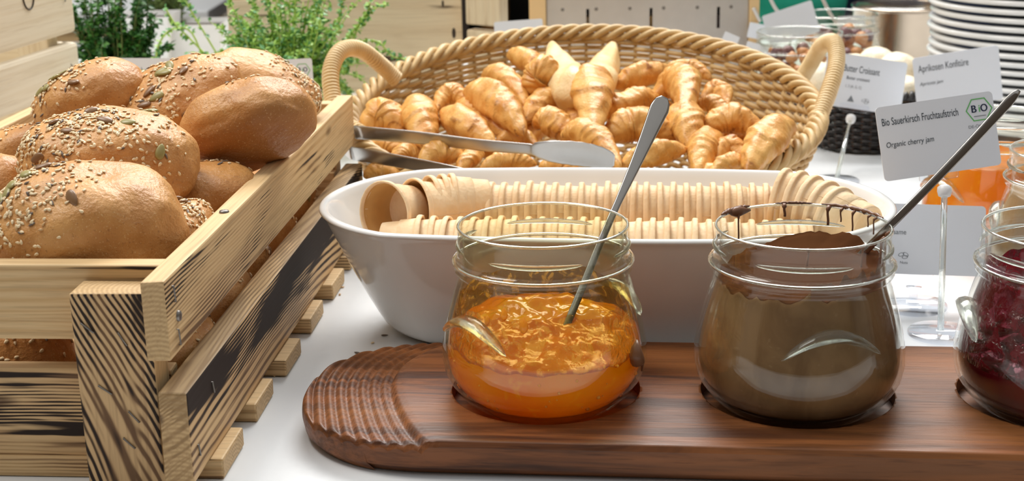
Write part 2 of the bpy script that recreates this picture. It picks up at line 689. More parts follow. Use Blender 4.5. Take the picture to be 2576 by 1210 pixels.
# ------------------------------------------------------------------ room
tag(box('floor', (7, 7.5, .05), (0, 1.2, -.775), M_FLOOR, bev=0), kind='structure')
tag(box('wall_back', (7, .1, 3.0), (0, 5.0, .75), M_WALLB, bev=0), kind='structure')
tag(box('wall_front', (7, .1, 3.2), (0, -1.5, .85), M_WALLD, bev=0), kind='structure')
tag(box('wall_left', (.1, 6.4, 3.0), (-3.4, 1.75, .75), M_WALLB, bev=0), kind='structure')
tag(box('wall_right', (.1, 6.4, 3.0), (3.4, 1.75, .75), M_WALLB, bev=0), kind='structure')

tb = thing('buffet_table', 'long white buffet table carrying the bread, jars and baskets', 'table', (.1, 1.3, -.75))
box('tabletop', (2.6, 2.1, .04), (0, 0, .73), M_TABLE, tb, bev=.004)
for sx in (-1.2, 1.2):
    for sy in (-.95, .95):
        box('leg', (.06, .06, .71), (sx, sy, .355), M_STEEL, tb, bev=.003)

# ------------------------------------------------------------------ crates
RND = random.Random(5)


def board(name, parent, x0, x1, y0, y1, z0, z1, mat, burn=.5, seed=None, bend=0, bev=.0012, jit=.0004):
    """board whose own X axis runs along its longest side, so the grain follows it"""
    d = [x1 - x0, y1 - y0, z1 - z0]
    c = ((x0 + x1) / 2, (y0 + y1) / 2, (z0 + z1) / 2)
    ax = d.index(max(d))
    if ax == 0:
        size, rot = (d[0], d[1], d[2]), (0, 0, 0)
    elif ax == 1:
        size, rot = (d[1], d[0], d[2]), (0, 0, pi / 2)
    else:
        size, rot = (d[2], d[1], d[0]), (0, -pi / 2, 0)
    bm = boxbm(*size, bev, 2, jit, RND)
    o = bmobj(name, bm, mat, parent, smooth=False)
    o.location, o.rotation_euler = c, rot
    o['burn'], o['seed'], o['bend'] = float(burn), float(seed if seed is not None else RND.uniform(0, 40)), float(bend)
    return o


def staple(parent, loc, rot, ln=.007):
    mb = MB()
    mb.tube([(-ln / 2, 0, -.002), (-ln / 2, 0, .0006), (ln / 2, 0, .0006), (ln / 2, 0, -.002)], .0005, 5)
    o = mb.build('staple', M_NAIL, parent)
    o.location, o.rotation_euler = loc, rot
    return o


cr = thing('bread_crate', 'low flamed-pine crate heaped with seeded rolls at the left', 'crate', (-.1735, .68, 0), (0, 0, radians(-4.44)))
W = .262
up = board('side_rail', cr, -.0125, 0, 0, .523, .0795, .122, M_PINE, .36, 3.1)
lo = board('side_rail', cr, -.009, .006, 0, .523, .012, .0625, M_PINE, .86, 12.4, bend=.15)
lo['edgeburn'] = .35
lo['topburn'] = 6.0
lo['label'] = 'lower side rail, charred black along its upper edge'
board('side_rail', cr, -W, -W + .0125, 0, .523, .0795, .122, M_PINE, .1, 7)
board('side_rail', cr, -W, -W + .0125, 0, .523, .012, .0625, M_PINE, .5, 9)
board('front_board', cr, -W + .0125, -.0125, .034, .047, .079, .1205, M_PINE, .32, 21.3)
board('front_board', cr, -W + .0125, -.0125, .034, .047, .009, .0616, M_PINE, .74, 5.7)
board('back_board', cr, -W + .0125, -.0125, .49, .503, .079, .1205, M_PINE, .2, 15)
board('back_board', cr, -W + .0125, -.0125, .49, .503, .012, .0616, M_PINE, .4, 17)
o = board('corner_post', cr, -.0545, -.0128, .011, .033, .0005, .1125, M_PINE, .95, 2.2, bend=-1.0)
o['fscale'] = -.42
o['label'] = 'front corner post with dark curving burn stripes'
board('corner_post', cr, -W + .013, -W + .055, .011, .033, .0005, .1125, M_PINE, .5, 8, bend=-.6)
board('corner_post', cr, -.0545, -.0128, .504, .522, .0005, .1125, M_PINE, .3, 19)
board('corner_post', cr, -W + .013, -W + .055, .504, .522, .0005, .1125, M_PINE, .3, 23)
for y in (.031, .108, .181, .262, .338, .412, .474):
    board('bottom_slat', cr, -W - .01, .012 + RND.uniform(-.003, .003), y, y + .044, .0005, .0117, M_PINE, .35)
for (y, z) in ((.012, .112), (.014, .088)):
    staple(cr, (.0002, y, z), (pi / 2, radians(80), pi / 2), .009)
for (y, z) in ((.045, .048), (.012, .026)):
    staple(cr, (.0062, y, z), (pi / 2, radians(75), pi / 2))
for (x, z, a) in ((-.046, .094, 40), (-.028, .088, 60), (-.040, .060, 35), (-.026, .045, 50), (-.03, .03, 45)):
    staple(cr, (x, .0108, z), (pi / 2, radians(a), 0), .008)
sc = MB()
sc.add(*lathe_data([(0.0001, .0010), (.0010, .0012), (.0026, .0008), (.0030, 0), (.0030, -.003)], 16))
for (loc, rot) in (((.0004, .017, .0985), (0, pi / 2, 0)), ((-.006, .135, .1224), (0, 0, 0))):
    o = sc.build('screw', M_NAIL, cr)
    o.location, o.rotation_euler = loc, rot

# pale crate behind it, left edge of the frame
c2 = thing('pale_crate', 'pale sanded crate with slatted sides behind the bread crate, top left', 'crate', (-.4215, 1.405, 0), (0, 0, radians(-9.5)))
for (z0, z1) in ((.005, .044), (.052, .092), (.0985, .1445), (.1535, .245)):
    board('side_slat', c2, -.013, 0, -.36, 0, z0, z1, M_PALE, .02, bev=.004)
    board('side_slat', c2, -.30, -.287, -.36, 0, z0, z1, M_PALE, .05, bev=.003)
    board('end_slat', c2, -.287, -.013, -.014, -.001, z0, z1, M_PALE, .05, bev=.003)
    board('end_slat', c2, -.287, -.013, -.36, -.347, z0, z1, M_PALE, .05, bev=.003)
for x in (-.046, -.286):
    for y in (-.035, -.346):
        board('corner_post', c2, x, x + .032, y, y + .02, .003, .243, M_PALE, .2)
box('base_board', (.272, .33, .008), (-.15, -.18, .006), M_PALE, c2)
for (y, z) in ((-.020, .120), (-.020, .19), (-.07, .225)):
    staple(c2, (.0004, y, z), (pi / 2, radians(85), pi / 2), .010)
hk = MB()
hk.tube([(.0006, -.090 - .010 * cos(a), .198 + .012 * sin(a)) for a in [pi * k / 10 for k in range(8, 21)]] , .0007, 5)
o = hk.build('burnt_mark', M_DARKWOOD, c2)

# weathered crate in the back
c3 = thing('weathered_crate', 'tall weathered wooden crate standing behind the herb pots', 'crate', (-.054, 1.70, 0), (0, 0, radians(2)))
board('front_board', c3, -.275, 0, 0, .016, .0375, .150, M_OLD, .30, 4.4, bev=.002)
board('front_board', c3, -.275, 0, 0, .016, .156, .27, M_OLD, .30, 9.9, bev=.002)
board('front_board', c3, -.275, 0, 0, .016, .002, .031, M_OLD, .15, 14.2, bev=.002)
board('back_board', c3, -.275, 0, .28, .296, .002, .27, M_OLD, .1, 6, bev=.002)
board('side_board', c3, -.275, -.259, .016, .28, .002, .27, M_OLD, .1, 16, bev=.002)
for (x, z, r_) in ((-.010, .105, .0045), (-.012, .052, .003), (-.150, .045, .0035), (-.022, .140, .003), (-.075, .046, .003), (-.262, .08, .004)):
    o = lathe('nail_stain', [(.0001, .0006), (r_ * .6, .0006), (r_, 0)], M_DARKWOOD, c3, 12)
    o.location, o.rotation_euler, o.scale = (x, 0, z), (pi / 2, 0, 0), (.55, 1.5, 1)
for (z0, z1, s) in ((.002, .112, 1), (.118, .27, 2)):
    o = board('side_board', c3, 0, .052, -.008, .008, z0, z1, M_OLD, .3, 30 + s, bev=.002)
    o.location = (.029, -.034, (z0 + z1) / 2)
    o.rotation_euler = (0, -pi / 2, 0)
    o.rotation_euler = (Matrix.Rotation(radians(-42), 3, 'Z') @ Matrix.Rotation(-pi / 2, 3, 'Y')).to_euler()

# ------------------------------------------------------------------ seeded rolls
def ell(name, a, b, c, mat, seg=8, ring=5, drop=0.0):
    vs, fs = [], []
    for i in range(ring + 1):
        th = pi * i / ring
        for k in range(seg):
            ph = 2 * pi * k / seg
            x = cos(th)
            r = sin(th) * (1 - drop * x)
            vs.append((a * x, b * r * cos(ph), c * r * sin(ph)))
    for i in range(ring):
        for k in range(seg):
            k2 = (k + 1) % seg
            fs.append((i * seg + k, i * seg + k2, (i + 1) * seg + k2, (i + 1) * seg + k))
    me = bpy.data.meshes.new(name)
    me.from_pydata(vs, [], fs)
    me.materials.append(mat)
    for p in me.polygons:
        p.use_smooth = True
    return me, vs, fs


SES, SESv, SESf = ell('sesame_seed', .0016, .00098, .00055, M_SESAME, 6, 4, .35)
SESD, _, _ = ell('sesame_seed', .0016, .00098, .00055, M_SESAMED, 6, 4, .35)
SUN, _, _ = ell('sunflower_seed', .0026, .0010, .0006, M_SUNF, 6, 5, .35)
PUM, _, _ = ell('pumpkin_seed', .0053, .0031, .0013, M_PUMP, 12, 8, .2)
PUMB, _, _ = ell('pumpkin_seed', .0050, .0029, .0014, M_PUMPB, 12, 8, .2)


def roll_point(u, dims, sd):
    a, b, c = dims
    u = V(u).normalized()
    e = 2.25
    k = (abs(u.x) ** e + abs(u.y) ** e + abs(u.z) ** e) ** (-1 / e)
    q = u * k
    if q.z < 0:
        q.z *= .72
    n = noise.noise(u * 1.3 + V((sd, sd * .7, 3))) * .10 + noise.noise(u * 3.2 + V((sd, 1, sd))) * .035 + noise.noise(u * 8 + V((sd, 5, sd))) * .010
    q *= 1 + n
    return V((q.x * a, q.y * b, q.z * c))


def roll_mesh(dims, sd, sub):
    bm = bmesh.new()
    bmesh.ops.create_icosphere(bm, subdivisions=sub, radius=1)
    for v in bm.verts:
        v.co = roll_point(v.co, dims, sd)
    me = bpy.data.meshes.new('seeded_roll')
    bm.to_mesh(me)
    bm.free()
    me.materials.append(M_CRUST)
    for p in me.polygons:
        p.use_smooth = True
    return me


def make_roll(label, ctr, xdir, zdir, dims, sd, n_ses, ctrdir=(0, 0, 1), spread=.8, pumps=(), n_sun=20, n_pump=3, single=True, sub=5, near=True):
    R = random.Random(int(sd * 100))
    M = basis(xdir, zdir)
    root = thing('seeded_roll', label, 'bread roll', ctr, M.to_euler(), 'seeded rolls in the bread crate')
    link('crust', roll_mesh(dims, sd, sub), None, root)
    cd = V(ctrdir).normalized()

    def place(me, u, sc=1, stuff=None, name=None, dep=.35):
        p = roll_point(u, dims, sd)
        h = .03
        t1 = u.orthogonal().normalized()
        t2 = u.cross(t1)
        nn = (roll_point(u + t1 * h, dims, sd) - p).cross(roll_point(u + t2 * h, dims, sd) - p).normalized()
        q = basis(nn.orthogonal(), nn)
        q = q @ Matrix.Rotation(R.uniform(0, 2 * pi), 3, 'Z') @ Matrix.Rotation(R.gauss(0, .22), 3, 'X') @ Matrix.Rotation(R.gauss(0, .16), 3, 'Y')
        p = p + nn * (.0005 * sc)
        m = Matrix.Translation(p) @ q.to_4x4() @ Matrix.Scale(sc, 4)
        if stuff is not None:
            b = len(stuff.v)
            stuff.v += [m @ V(v) for v in SESv]
            stuff.f += [tuple(i + b for i in f) for f in SESf]
            return
        o = bpy.data.objects.new(name, me)
        COL.objects.link(o)
        o.parent = root
        o.matrix_local = m

    def direction(sp):
        while True:
            u = V((R.gauss(0, 1), R.gauss(0, 1), R.gauss(0, 1))).normalized()
            ang = u.angle(cd)
            if ang < sp * 1.9 and R.random() < math.exp(-(ang / sp) ** 2 * 1.1):
                if noise.noise(u * 2.2 + V((sd, 0, 9))) > -.28 or R.random() < .3:
                    return u
    st = None if single else MB()
    cnt = 0
    for i in range(n_ses):
        u = direction(spread)
        if single and cnt < 285:
            place(SESD if R.random() < .22 else SES, u, R.uniform(.85, 1.12), None, 'sesame_seed'); cnt += 1
        else:
            if st is None: st = MB()
            place(None, u, R.uniform(.85, 1.12), st)
    if st is not None and st.v:
        o = st.build('sesame_seeds', M_SESAME, root)
        o['kind'] = 'stuff'
    for i in range(n_sun):
        place(SUN, direction(spread), R.uniform(.7, 1.1), None, 'sunflower_seed')
    for i in range(n_pump):
        place(R.choice((PUM, PUMB)), direction(spread * .8), R.uniform(.9, 1.18), None, 'pumpkin_seed')
    return root


FD = (.053, .040, .0335)
# front row: two big rolls facing the camera
make_roll('front seeded roll lying against the front board, seeds thick on its left half', atY(228, 583, .776), (1, .12, -.03), (-.12, -.25, 1), (.0525, .0415, .038), 1.3, 430,
          (-.75, -.15, .75), .62, n_sun=34, n_pump=9)
make_roll('large domed roll densely covered in sesame, second from the front', atY(272, 432, .868), (1, .15, -.06), (-.12, -.28, 1), (.0555, .041, .038), 2.7, 560,
          (-.30, -.25, .85), .80, n_sun=46, n_pump=8)
make_roll('roll leaning at the back left with green pumpkin seeds on top', atY(236, 262, 1.0), (1, .35, .42), (-.55, -.15, .85), (.041, .034, .030), 3.9, 150,
          (-.40, -.15, .9), .62, n_sun=12, n_pump=9, single=False)
make_roll('tilted roll in the middle of the back row with sesame and green pumpkin seeds', atY(450, 260, 1.0), (1, .1, .36), (-.35, -.55, .8), (.047, .036, .026), 4.4, 210,
          (-.1, -.05, .9), .72, n_sun=12, n_pump=9)
make_roll('highest roll at the back right, seeds down its right end', atY(662, 222, 1.10), (1, .05, -.52), (.25, -.1, 1), (.047, .035, .0245), 5.2, 330,
          (.75, .15, .7), .62, n_sun=14, n_pump=1)
make_roll('smooth-bottomed roll resting on the right rail, seeds only along its top edge', atY(628, 326, .945), (1, .02, .36), (-.25, .62, .75), (.0455, .038, .0295), 6.6, 240,
          (0.05, .25, 1), .66, n_sun=10, n_pump=2)
make_roll('plain roll cut off by the left edge of the picture', atY(-8, 478, .88), (1, .3, 0), (0, .3, 1), (.026, .036, .0235), 7.1, 10, (0, .3, 1), .6, n_sun=2, n_pump=0, sub=4)
make_roll('roll half hidden at the left under the back left roll', atY(55, 395, 1.0), (1, .2, .3), (-.2, .2, 1), (.044, .034, .022), 8.3, 90, (.2, 0, 1), .8, single=False, n_sun=3, n_pump=0, sub=4)
make_roll('pale roll under the smooth-bottomed roll near the right rail', atY(533, 490, .905), (1, .2, .03), (0, -.1, 1), (.0285, .030, .0215), 9.4, 26, (.3, .5, 1), .5, n_sun=4, n_pump=0, sub=4)
make_roll('sesame roll low beside the right rail, right of the two big front rolls', atY(448, 606, .815), (.06, 1, 0), (0, -.1, 1), (.034, .0215, .0235), 10.2, 240, (0, -.2, 1), .8, n_sun=22, n_pump=3, sub=4)
# lower layer, seen through the gaps between the boards
k = 0
lows = [(-.205, .775, .046), (-.295, .775, .046), (-.385, .78, .046), (-.2, .868, .046), (-.205, .96, .046), (-.2, 1.05, .046), (-.195, 1.135, .047), (-.30, .88, .05), (-.31, .99, .05), (-.30, 1.10, .052), (-.37, 1.09, .05)]
lowl = ['first', 'second', 'third']
wh = ['lower roll seen through the front gap beside the corner post', 'lower roll in the front gap, left of the one beside the corner post', 'lower roll in the front gap at the far left corner',
      'lower roll in the side gap, second from the front', 'lower roll in the side gap, third from the front', 'lower roll in the side gap, fourth from the front', 'lower roll in the side gap, nearest the back',
      'buried roll under the second big roll', 'buried roll under the back left roll', 'buried roll under the middle back roll', 'buried roll in the back left corner']
for i, (x, y, z) in enumerate(lows):
    side = i in (0, 3, 4, 5, 6)
    make_roll(wh[i], (x, y, z), (.3, 1, 0) if side else (1, .2, 0), (.15 if side else 0, 0, 1), (.042, .031, .030), 11 + i * 1.37, 90 if i < 7 else 20, (.9, -.2, .5) if side else (0, -.6, .8), .9, single=False, n_sun=6, n_pump=3, sub=4)

# ------------------------------------------------------------------ walnut board
BD = thing('walnut_board', 'long walnut serving board with ridged rounded end and jar wells', 'serving board', (.162, .7665, 0), (0, 0, radians(-6.0)))
BL, BW, BT = .287, .0815, .022


def board_build():
    cap = .088
    NU, NVV = 330, 72
    us = []
    for i in range(NU + 1):
        t = i / NU
        if t < .36: us.append(-BL + (.18) * (1 - cos(t / .36 * pi / 2)) )
        else: us.append(-BL + .18 + (t - .36) / .64 * (2 * BL - .18))
    us[-1] = BL

    def halfw(u):
        d = min(u + BL, BL - u)
        if d >= cap: return BW
        q = max(0, 1 - ((cap - d) / cap) ** 2.35)
        return max(.0005, BW * q ** (1 / 2.35))
    cx = -.143 + .012   # ridge centre, in board coordinates
    vs, fs = [], []

    def top(u, v, hw):
        z = BT
        r = sqrt((u + .118) ** 2 + (v * 1.0) ** 2)
        z += -.0006 * max(0, (abs(v) / .0815)) ** 6
        lim = .1125 + .004 * sin(v * 40)
        if u < -.10 and r > lim:
            s = (r - lim)
            z -= min(.0035, s * .5)
            z += .00135 * (abs(sin(s / .0066 * pi)) ** .8 * 2 - 1) * min(1, s / .003)
            z -= max(0, s - .045) * .05
        e = hw - abs(v)
        ed = min(e, (BL - abs(u)) * 1.6)
        if ed < .003:
            z -= .003 * (1 - sqrt(max(0, 1 - (1 - ed / .003) ** 2)))
        return z
    for u in us:
        hw = halfw(u)
        for j in range(NVV + 1):
            s = j / NVV * 2 - 1
            s = sin(s * pi / 2) * .35 + s * .65
            v = s * hw
            vs.append((u, v, top(u, v, hw)))
    n1 = NVV + 1
    for i in range(NU):
        for j in range(NVV):
            fs.append((i * n1 + j, (i + 1) * n1 + j, (i + 1) * n1 + j + 1, i * n1 + j + 1))
    # sides and bottom
    ringi = [j for j in range(n1)] and ([i * n1 for i in range(NU + 1)] + [NU * n1 + j for j in range(1, n1)] + [i * n1 + NVV for i in range(NU - 1, -1, -1)] + [j for j in range(NVV - 1, 0, -1)])
    prev = ringi
    for (zz, ins) in ((.012, 0), (.0055, .0012), (.0008, .006)):
        cur = []
        for idx in ringi:
            x, y, z = vs[idx]
            d = V((x, y)).normalized() if abs(x) > BL - .05 else V((0, 1 if y > 0 else -1))
            cur.append(len(vs))
            vs.append((x - d.x * ins, y - d.y * ins, zz))
        for a in range(len(prev)):
            b = (a + 1) % len(prev)
            fs.append((prev[a], cur[a], cur[b], prev[b]))
        prev = cur
    fs.append(tuple(reversed(prev)))
    me = bpy.data.meshes.new('plank')
    me.from_pydata(vs, [], fs)
    bm = bmesh.new(); bm.from_mesh(me)
    bmesh.ops.recalc_face_normals(bm, faces=bm.faces)
    bm.to_mesh(me); bm.free()
    return me


WELLS = [(-.1445, -.002), (0, 0), (.1455, .001)]
pm = board_build()
po = link('plank', pm, M_WALNUT, None)
bpy.context.view_layer.update()
cut = bmesh.new()
for (x, y) in WELLS:
    bmesh.ops.create_cone(cut, cap_ends=True, segments=96, radius1=.0545, radius2=.0555, depth=.03, matrix=Matrix.Translation((x, y, .0135 + .015)))
cm = bpy.data.meshes.new('cut'); cut.to_mesh(cm); cut.free()
cm.materials.append(M_WALNUT)
cob = bpy.data.objects.new('cut', cm); COL.objects.link(cob)
md = po.modifiers.new('b', 'BOOLEAN'); md.object = cob; md.operation = 'DIFFERENCE'; md.solver = 'EXACT'
bpy.context.view_layer.update()
res = bpy.data.meshes.new_from_object(po.evaluated_get(bpy.context.evaluated_depsgraph_get()))
po.modifiers.clear()
po.data = res
res.name = 'plank'
for p in res.polygons:
    p.use_smooth = p.area < .0004 and p.normal.z > .5
bpy.data.objects.remove(cob)
po.parent = BD

# ------------------------------------------------------------------ tulip jars
OUT = [(.0001, .0015), (.026, .0015), (.034, .0), (.0400, .0012), (.0475, .0062), (.0535, .0130), (.0577, .0215), (.0592, .0300), (.0588, .0385), (.0570, .0480), (.0545, .0580), (.0520, .0670),
       (.0498, .0745), (.0487, .0790), (.0489, .0805), (.0506, .0815), (.0509, .0826), (.0500, .0838), (.0510, .0850), (.0517, .0864), (.0512, .0880), (.0494, .0890), (.0484, .0900), (.0484, .0960),
       (.0483, .1020), (.0484, .1045), (.0489, .1056), (.0489, .1066), (.0482, .1073), (.0472, .1070)]
INN = [(.0462, .1055), (.0457, .1000), (.0456, .0900), (.0460, .0840), (.0462, .0780), (.0474, .0725), (.0495, .0660), (.0520, .0575), (.0545, .0480), (.0563, .0385), (.0567, .0300), (.0552, .0220), (.0510, .0140),
       (.0450, .0075), (.0380, .0045), (.0001, .0045)]


def rin(z):
    pr = sorted([(b, a) for a, b in INN])
    for i in range(len(pr) - 1):
        if pr[i][0] <= z <= pr[i + 1][0] and pr[i + 1][0] > pr[i][0]:
            t = (z - pr[i][0]) / (pr[i + 1][0] - pr[i][0])
            return pr[i][1] * (1 - t) + pr[i + 1][1] * t
    return .0456 if z > .05 else .03


def lens(zc, a0, half, r0, h, th, bow=0.0, n=26):
    """moulded lens-shaped glass ridge on a jar wall"""
    vs, fs = [], []
    prof = 9
    for i in range(n + 1):
        t = i / n * 2 - 1
        wv = sqrt(max(0, 1 - abs(t) ** 2.2))
        a = a0 + half * t
        zc2 = zc + bow * (1 - t * t)
        for k in range(prof):
            ph = 2 * pi * k / prof
            r = r0(zc2 + h * wv * sin(ph)) + th * wv * cos(ph)
            vs.append((r * cos(a), r * sin(a), zc2 + h * wv * sin(ph)))
    for i in range(n):
        for k in range(prof):
            k2 = (k + 1) % prof
            fs.append((i * prof + k, (i + 1) * prof + k, (i + 1) * prof + k2, i * prof + k2))
    return vs, fs


def rout(z):
    pr = sorted([(b, a) for a, b in OUT if b > .015])
    for i in range(len(pr) - 1):
        if pr[i][0] <= z <= pr[i + 1][0] and pr[i + 1][0] > pr[i][0]:
            t = (z - pr[i][0]) / (pr[i + 1][0] - pr[i][0])
            return pr[i][1] * (1 - t) + pr[i + 1][1] * t
    return .0484


def glass_jar(label, loc, lug_a, thread_a, tint=None, rot=0.0, name='glass_jar', group='round-bellied glass jars of spreads'):
    j = thing(name, label, 'jar', loc, (0, 0, 0), group)
    mg = tint or M_GLASS
    lathe('glass_body', OUT[:22] , mg, j, 96)
    nk = lathe('neck', OUT[21:] + INN[:4], mg, j, 96)
    lathe('inner_wall', INN[3:], mg, j, 96)
    # bright solid bead under the neck and lip
    for (z, r, rr, nm) in ((.0866, .0510, .0010, 'neck_bead'), (.1066, .0479, .0008, 'lip')):
        pts = [(r * cos(2 * pi * i / 96), r * sin(2 * pi * i / 96), z) for i in range(96)]
        tube(nm, pts, rr, M_THICK, j, 8, True, up=(0, 0, 1))
    for q in range(4):
        vs, fs = lens(.0955, thread_a + q * pi / 2, .56, lambda z: .0486, .0016, .0012)
        mesh('thread_ridge', vs, fs, M_THICK, nk)
    for q in range(2):
        vs, fs = lens(.0475, lug_a + q * pi, .50, lambda z: rout(z) + .0005, .0034, .0052, .013)
        mesh('lug', vs, fs, M_THICK, j)
    return j


def fill(name, parent, mat, level, rag=.0, gap=.0006, seg=120, surf=None, topmat=None):
    """contents against the inner wall, with an uneven surface"""
    vs, fs = [], []
    prof = [(z) for z in [.0052, .0060, .0075, .010, .014, .018, .023, .028, .033, .038, .043, .048, .053, .058, .063, .068, .073, .078, .083, .088, .093, .098]]
    NR = 26
    for i in range(NR):
        t = i / (NR - 1)
        for k in range(seg):
            a = 2 * pi * k / seg
            lv = level(a)
            z = .0052 + (lv - .0052) * (t ** .8)
            r = rin(z) - gap
            if i == 0: r = .037
            vs.append((r * cos(a), r * sin(a), z))
    for i in range(NR - 1):
        for k in range(seg):
            k2 = (k + 1) % seg
            fs.append((i * seg + k, i * seg + k2, (i + 1) * seg + k2, (i + 1) * seg + k))
    fs.append(tuple(reversed(range(seg))))
    NS = 30
    prev = (NR - 1) * seg
    for i in range(1, NS):
        t = 1 - i / NS
        st = len(vs)
        for k in range(seg):
            a = 2 * pi * k / seg
            x0, y0, z0 = vs[(NR - 1) * seg + k]
            x, y = x0 * t, y0 * t
            z = surf(x, y) if surf else z0
            z = z0 * (t ** 3) + z * (1 - t ** 3)
            vs.append((x, y, z))
        for k in range(seg):
            k2 = (k + 1) % seg
            fs.append((prev + k, prev + k2, st + k2, st + k))
        prev = st
    fs.append(tuple(range(prev, prev + seg)))
    o = mesh(name, vs, fs, mat, parent)
    if topmat:
        o.data.materials.append(topmat)
        for p in o.data.polygons:
            if p.index > (NR - 1) * seg: p.material_index = 1
    return o


# apricot jam jar
JZ = .014
J1 = glass_jar('glass jar of orange apricot jam with a spoon in it, left on the board', (.0175, .7795, JZ), radians(219), radians(-97), tint=m_glass('sticky_glass', (.955, .955, .86), .015, .12, 40))


def lvA(a):
    d = V((cos(a), sin(a)))
    return .0430 + .0055 * d.y - .0035 * max(0, d.x) * (1 if d.y < 0 else 0) + .0030 * noise.noise(V((cos(a) * 3, sin(a) * 3, 1))) + .0012 * noise.noise(V((cos(a) * 12, sin(a) * 12, 1)))


def sfA(x, y):
    return .0505 + .10 * y + .0055 * noise.noise(V((x * 60, y * 60, 2))) + .003 * noise.noise(V((x * 160, y * 160, 2)))


fill('apricot_jam', J1, M_APRI, lvA, surf=sfA)


def film(name, parent, mat, lo, hi, seg=160, nz=24, gap=.0004, lump=.0):
    vs, fs = [], []
    for i in range(nz + 1):
        t = i / nz
        for k in range(seg):
            a = 2 * pi * k / seg
            z = lo(a) * (1 - t) + hi(a) * t
            r = rin(z) - gap - lump * max(0, noise.noise(V((cos(a) * 6, sin(a) * 6, z * 130)))) * sin(pi * t)
            vs.append((r * cos(a), r * sin(a), z))
    for i in range(nz):
        for k in range(seg):
            k2 = (k + 1) % seg
            fs.append((i * seg + k, i * seg + k2, (i + 1) * seg + k2, (i + 1) * seg + k))
    return mesh(name, vs, fs, mat, parent)


film('jam_smear', J1, M_APRIFILM, lambda a: lvA(a) - .001, lambda a: .0655 + .005 * noise.noise(V((cos(a) * 2.5, sin(a) * 2.5, 7))) + .0025 * noise.noise(V((cos(a) * 9, sin(a) * 9, 7))), lump=.0022)
bub = MB()
R = random.Random(3)
M_BUB = m_jam('jam_bubble', (1.0, .50, .05), (1.0, .62, .10), .05, .5)
for i in range(34):
    a = radians(R.uniform(-170, -10)); z = R.uniform(.010, .040)
    rr = R.choice((.0004, .0005, .0006, .0009, .0013))
    r = rin(z) - .0004
    bub_me = lathe_data([(0.00001, -rr), (rr * .7, -rr * .7), (rr, 0), (rr * .7, rr * .7), (.00001, rr)], 10, (r * cos(a), r * sin(a), z))
    bub.add(*bub_me)
o = bub.build('air_bubbles', M_BUB, J1); o['kind'] = 'stuff'
for (a, z, s) in ((-118, .068, 1), (-104, .063, 1.2), (-130, .063, .8)):
    a = radians(a); r = rin(z) - .0008
    vs, fs = lathe_data([(0.00001, -.004 * s), (.0012 * s, -.003 * s), (.0022 * s, -.001 * s), (.0018 * s, .001 * s), (.0008 * s, .003 * s), (.00001, .004 * s)], 12, (r * cos(a), r * sin(a), z))
    mesh('jam_drip', vs, fs, M_BUB, J1)
# chocolate dab on the outside of the jam jar
r = rout(.037)
a = radians(-29)
pts = [(rout(z) * cos(a + da) * 1.01, rout(z) * sin(a + da) * 1.01, z) for (z, da) in ((.046, .02), (.043, -.02), (.039, -.05), (.035, -.03), (.033, .05), (.031, .09), (.026, .10))]
tube('chocolate_dab', pts, [.0007, .0026, .0040, .0042, .0024, .0009, .0004], M_CHOC, J1, 10)

# chocolate jar, leaning a hair
J2 = glass_jar('glass jar of brown chocolate spread with smeared rim, middle of the board', (.1617, .7652, JZ), radians(-82), radians(-100))


def lvC(a):
    return .0800 + .0040 * cos(a - radians(15)) + .0050 * noise.noise(V((cos(a) * 4, sin(a) * 4, 3))) + .0022 * noise.noise(V((cos(a) * 14, sin(a) * 14, 3))) + (.012 if False else 0)


def lvC2(a):
    d = (a - radians(60) + pi) % (2 * pi) - pi
    back = math.exp(-(d / .95) ** 2)
    return lvC(a) + .010 * back


fill('chocolate_spread', J2, M_CHOCG, lvC2, surf=lambda x, y: .084 + .18 * max(-.02, y * .8 + x * .35) + .0012 * noise.noise(V((x * 70, y * 70, 5))), topmat=M_CHOCT)
R = random.Random(8)


def rimpt(a, z=.1072, r=.0482):
    return V((r * cos(a), r * sin(a), z))


# drips along the rim
for (a0, a1, rad) in ((150, 118, .0017), (98, 72, .0009), (66, 12, .0013)):
    n = 22
    pts = [rimpt(radians(a0 + (a1 - a0) * i / (n - 1)), .1074 + .0006 * noise.noise(V((i * .9, a0, 0)))) for i in range(n)]
    rd = [max(.0003, rad * sin(pi * (i + .5) / n) ** .5 * (1 + .7 * noise.noise(V((i * .8, a0, 3))))) for i in range(n)]
    tube('rim_smear', pts, rd, M_CHOC, J2, 8)
tube('rim_smear', [rimpt(radians(139 - 3 * i), .1066 - .0002 * i, .0474) for i in range(8)], [.0008, .0022, .0030, .0033, .0028, .0022, .0015, .0006], M_CHOC, J2, 10)
for (a, z1, r0) in ((132, .088, .0005), (92, .100, .0008), (60, .096, .0008), (50, .099, .0005), (40, .095, .0005), (25, .1, .0004), (18, .097, .0004), (-35, .092, .0007), (-58, .094, .0006), (-98, .097, .0006), (-20, .094, .0006)):
    a = radians(a)
    n = 9
    inner = sin(a) > 0
    pts = []
    for i in range(n):
        z = .1066 + (z1 - .1066) * i / (n - 1)
        rr = .0470 if i == 0 else (.0452 if True else .049)
        pts.append((rr * cos(a + .006 * sin(i * .7)), rr * sin(a + .006 * sin(i * .7)), z))
    tube('drip', pts, [r0 * (1.8 if i < 2 else 1) for i in range(n)], M_CHOC, J2, 6)
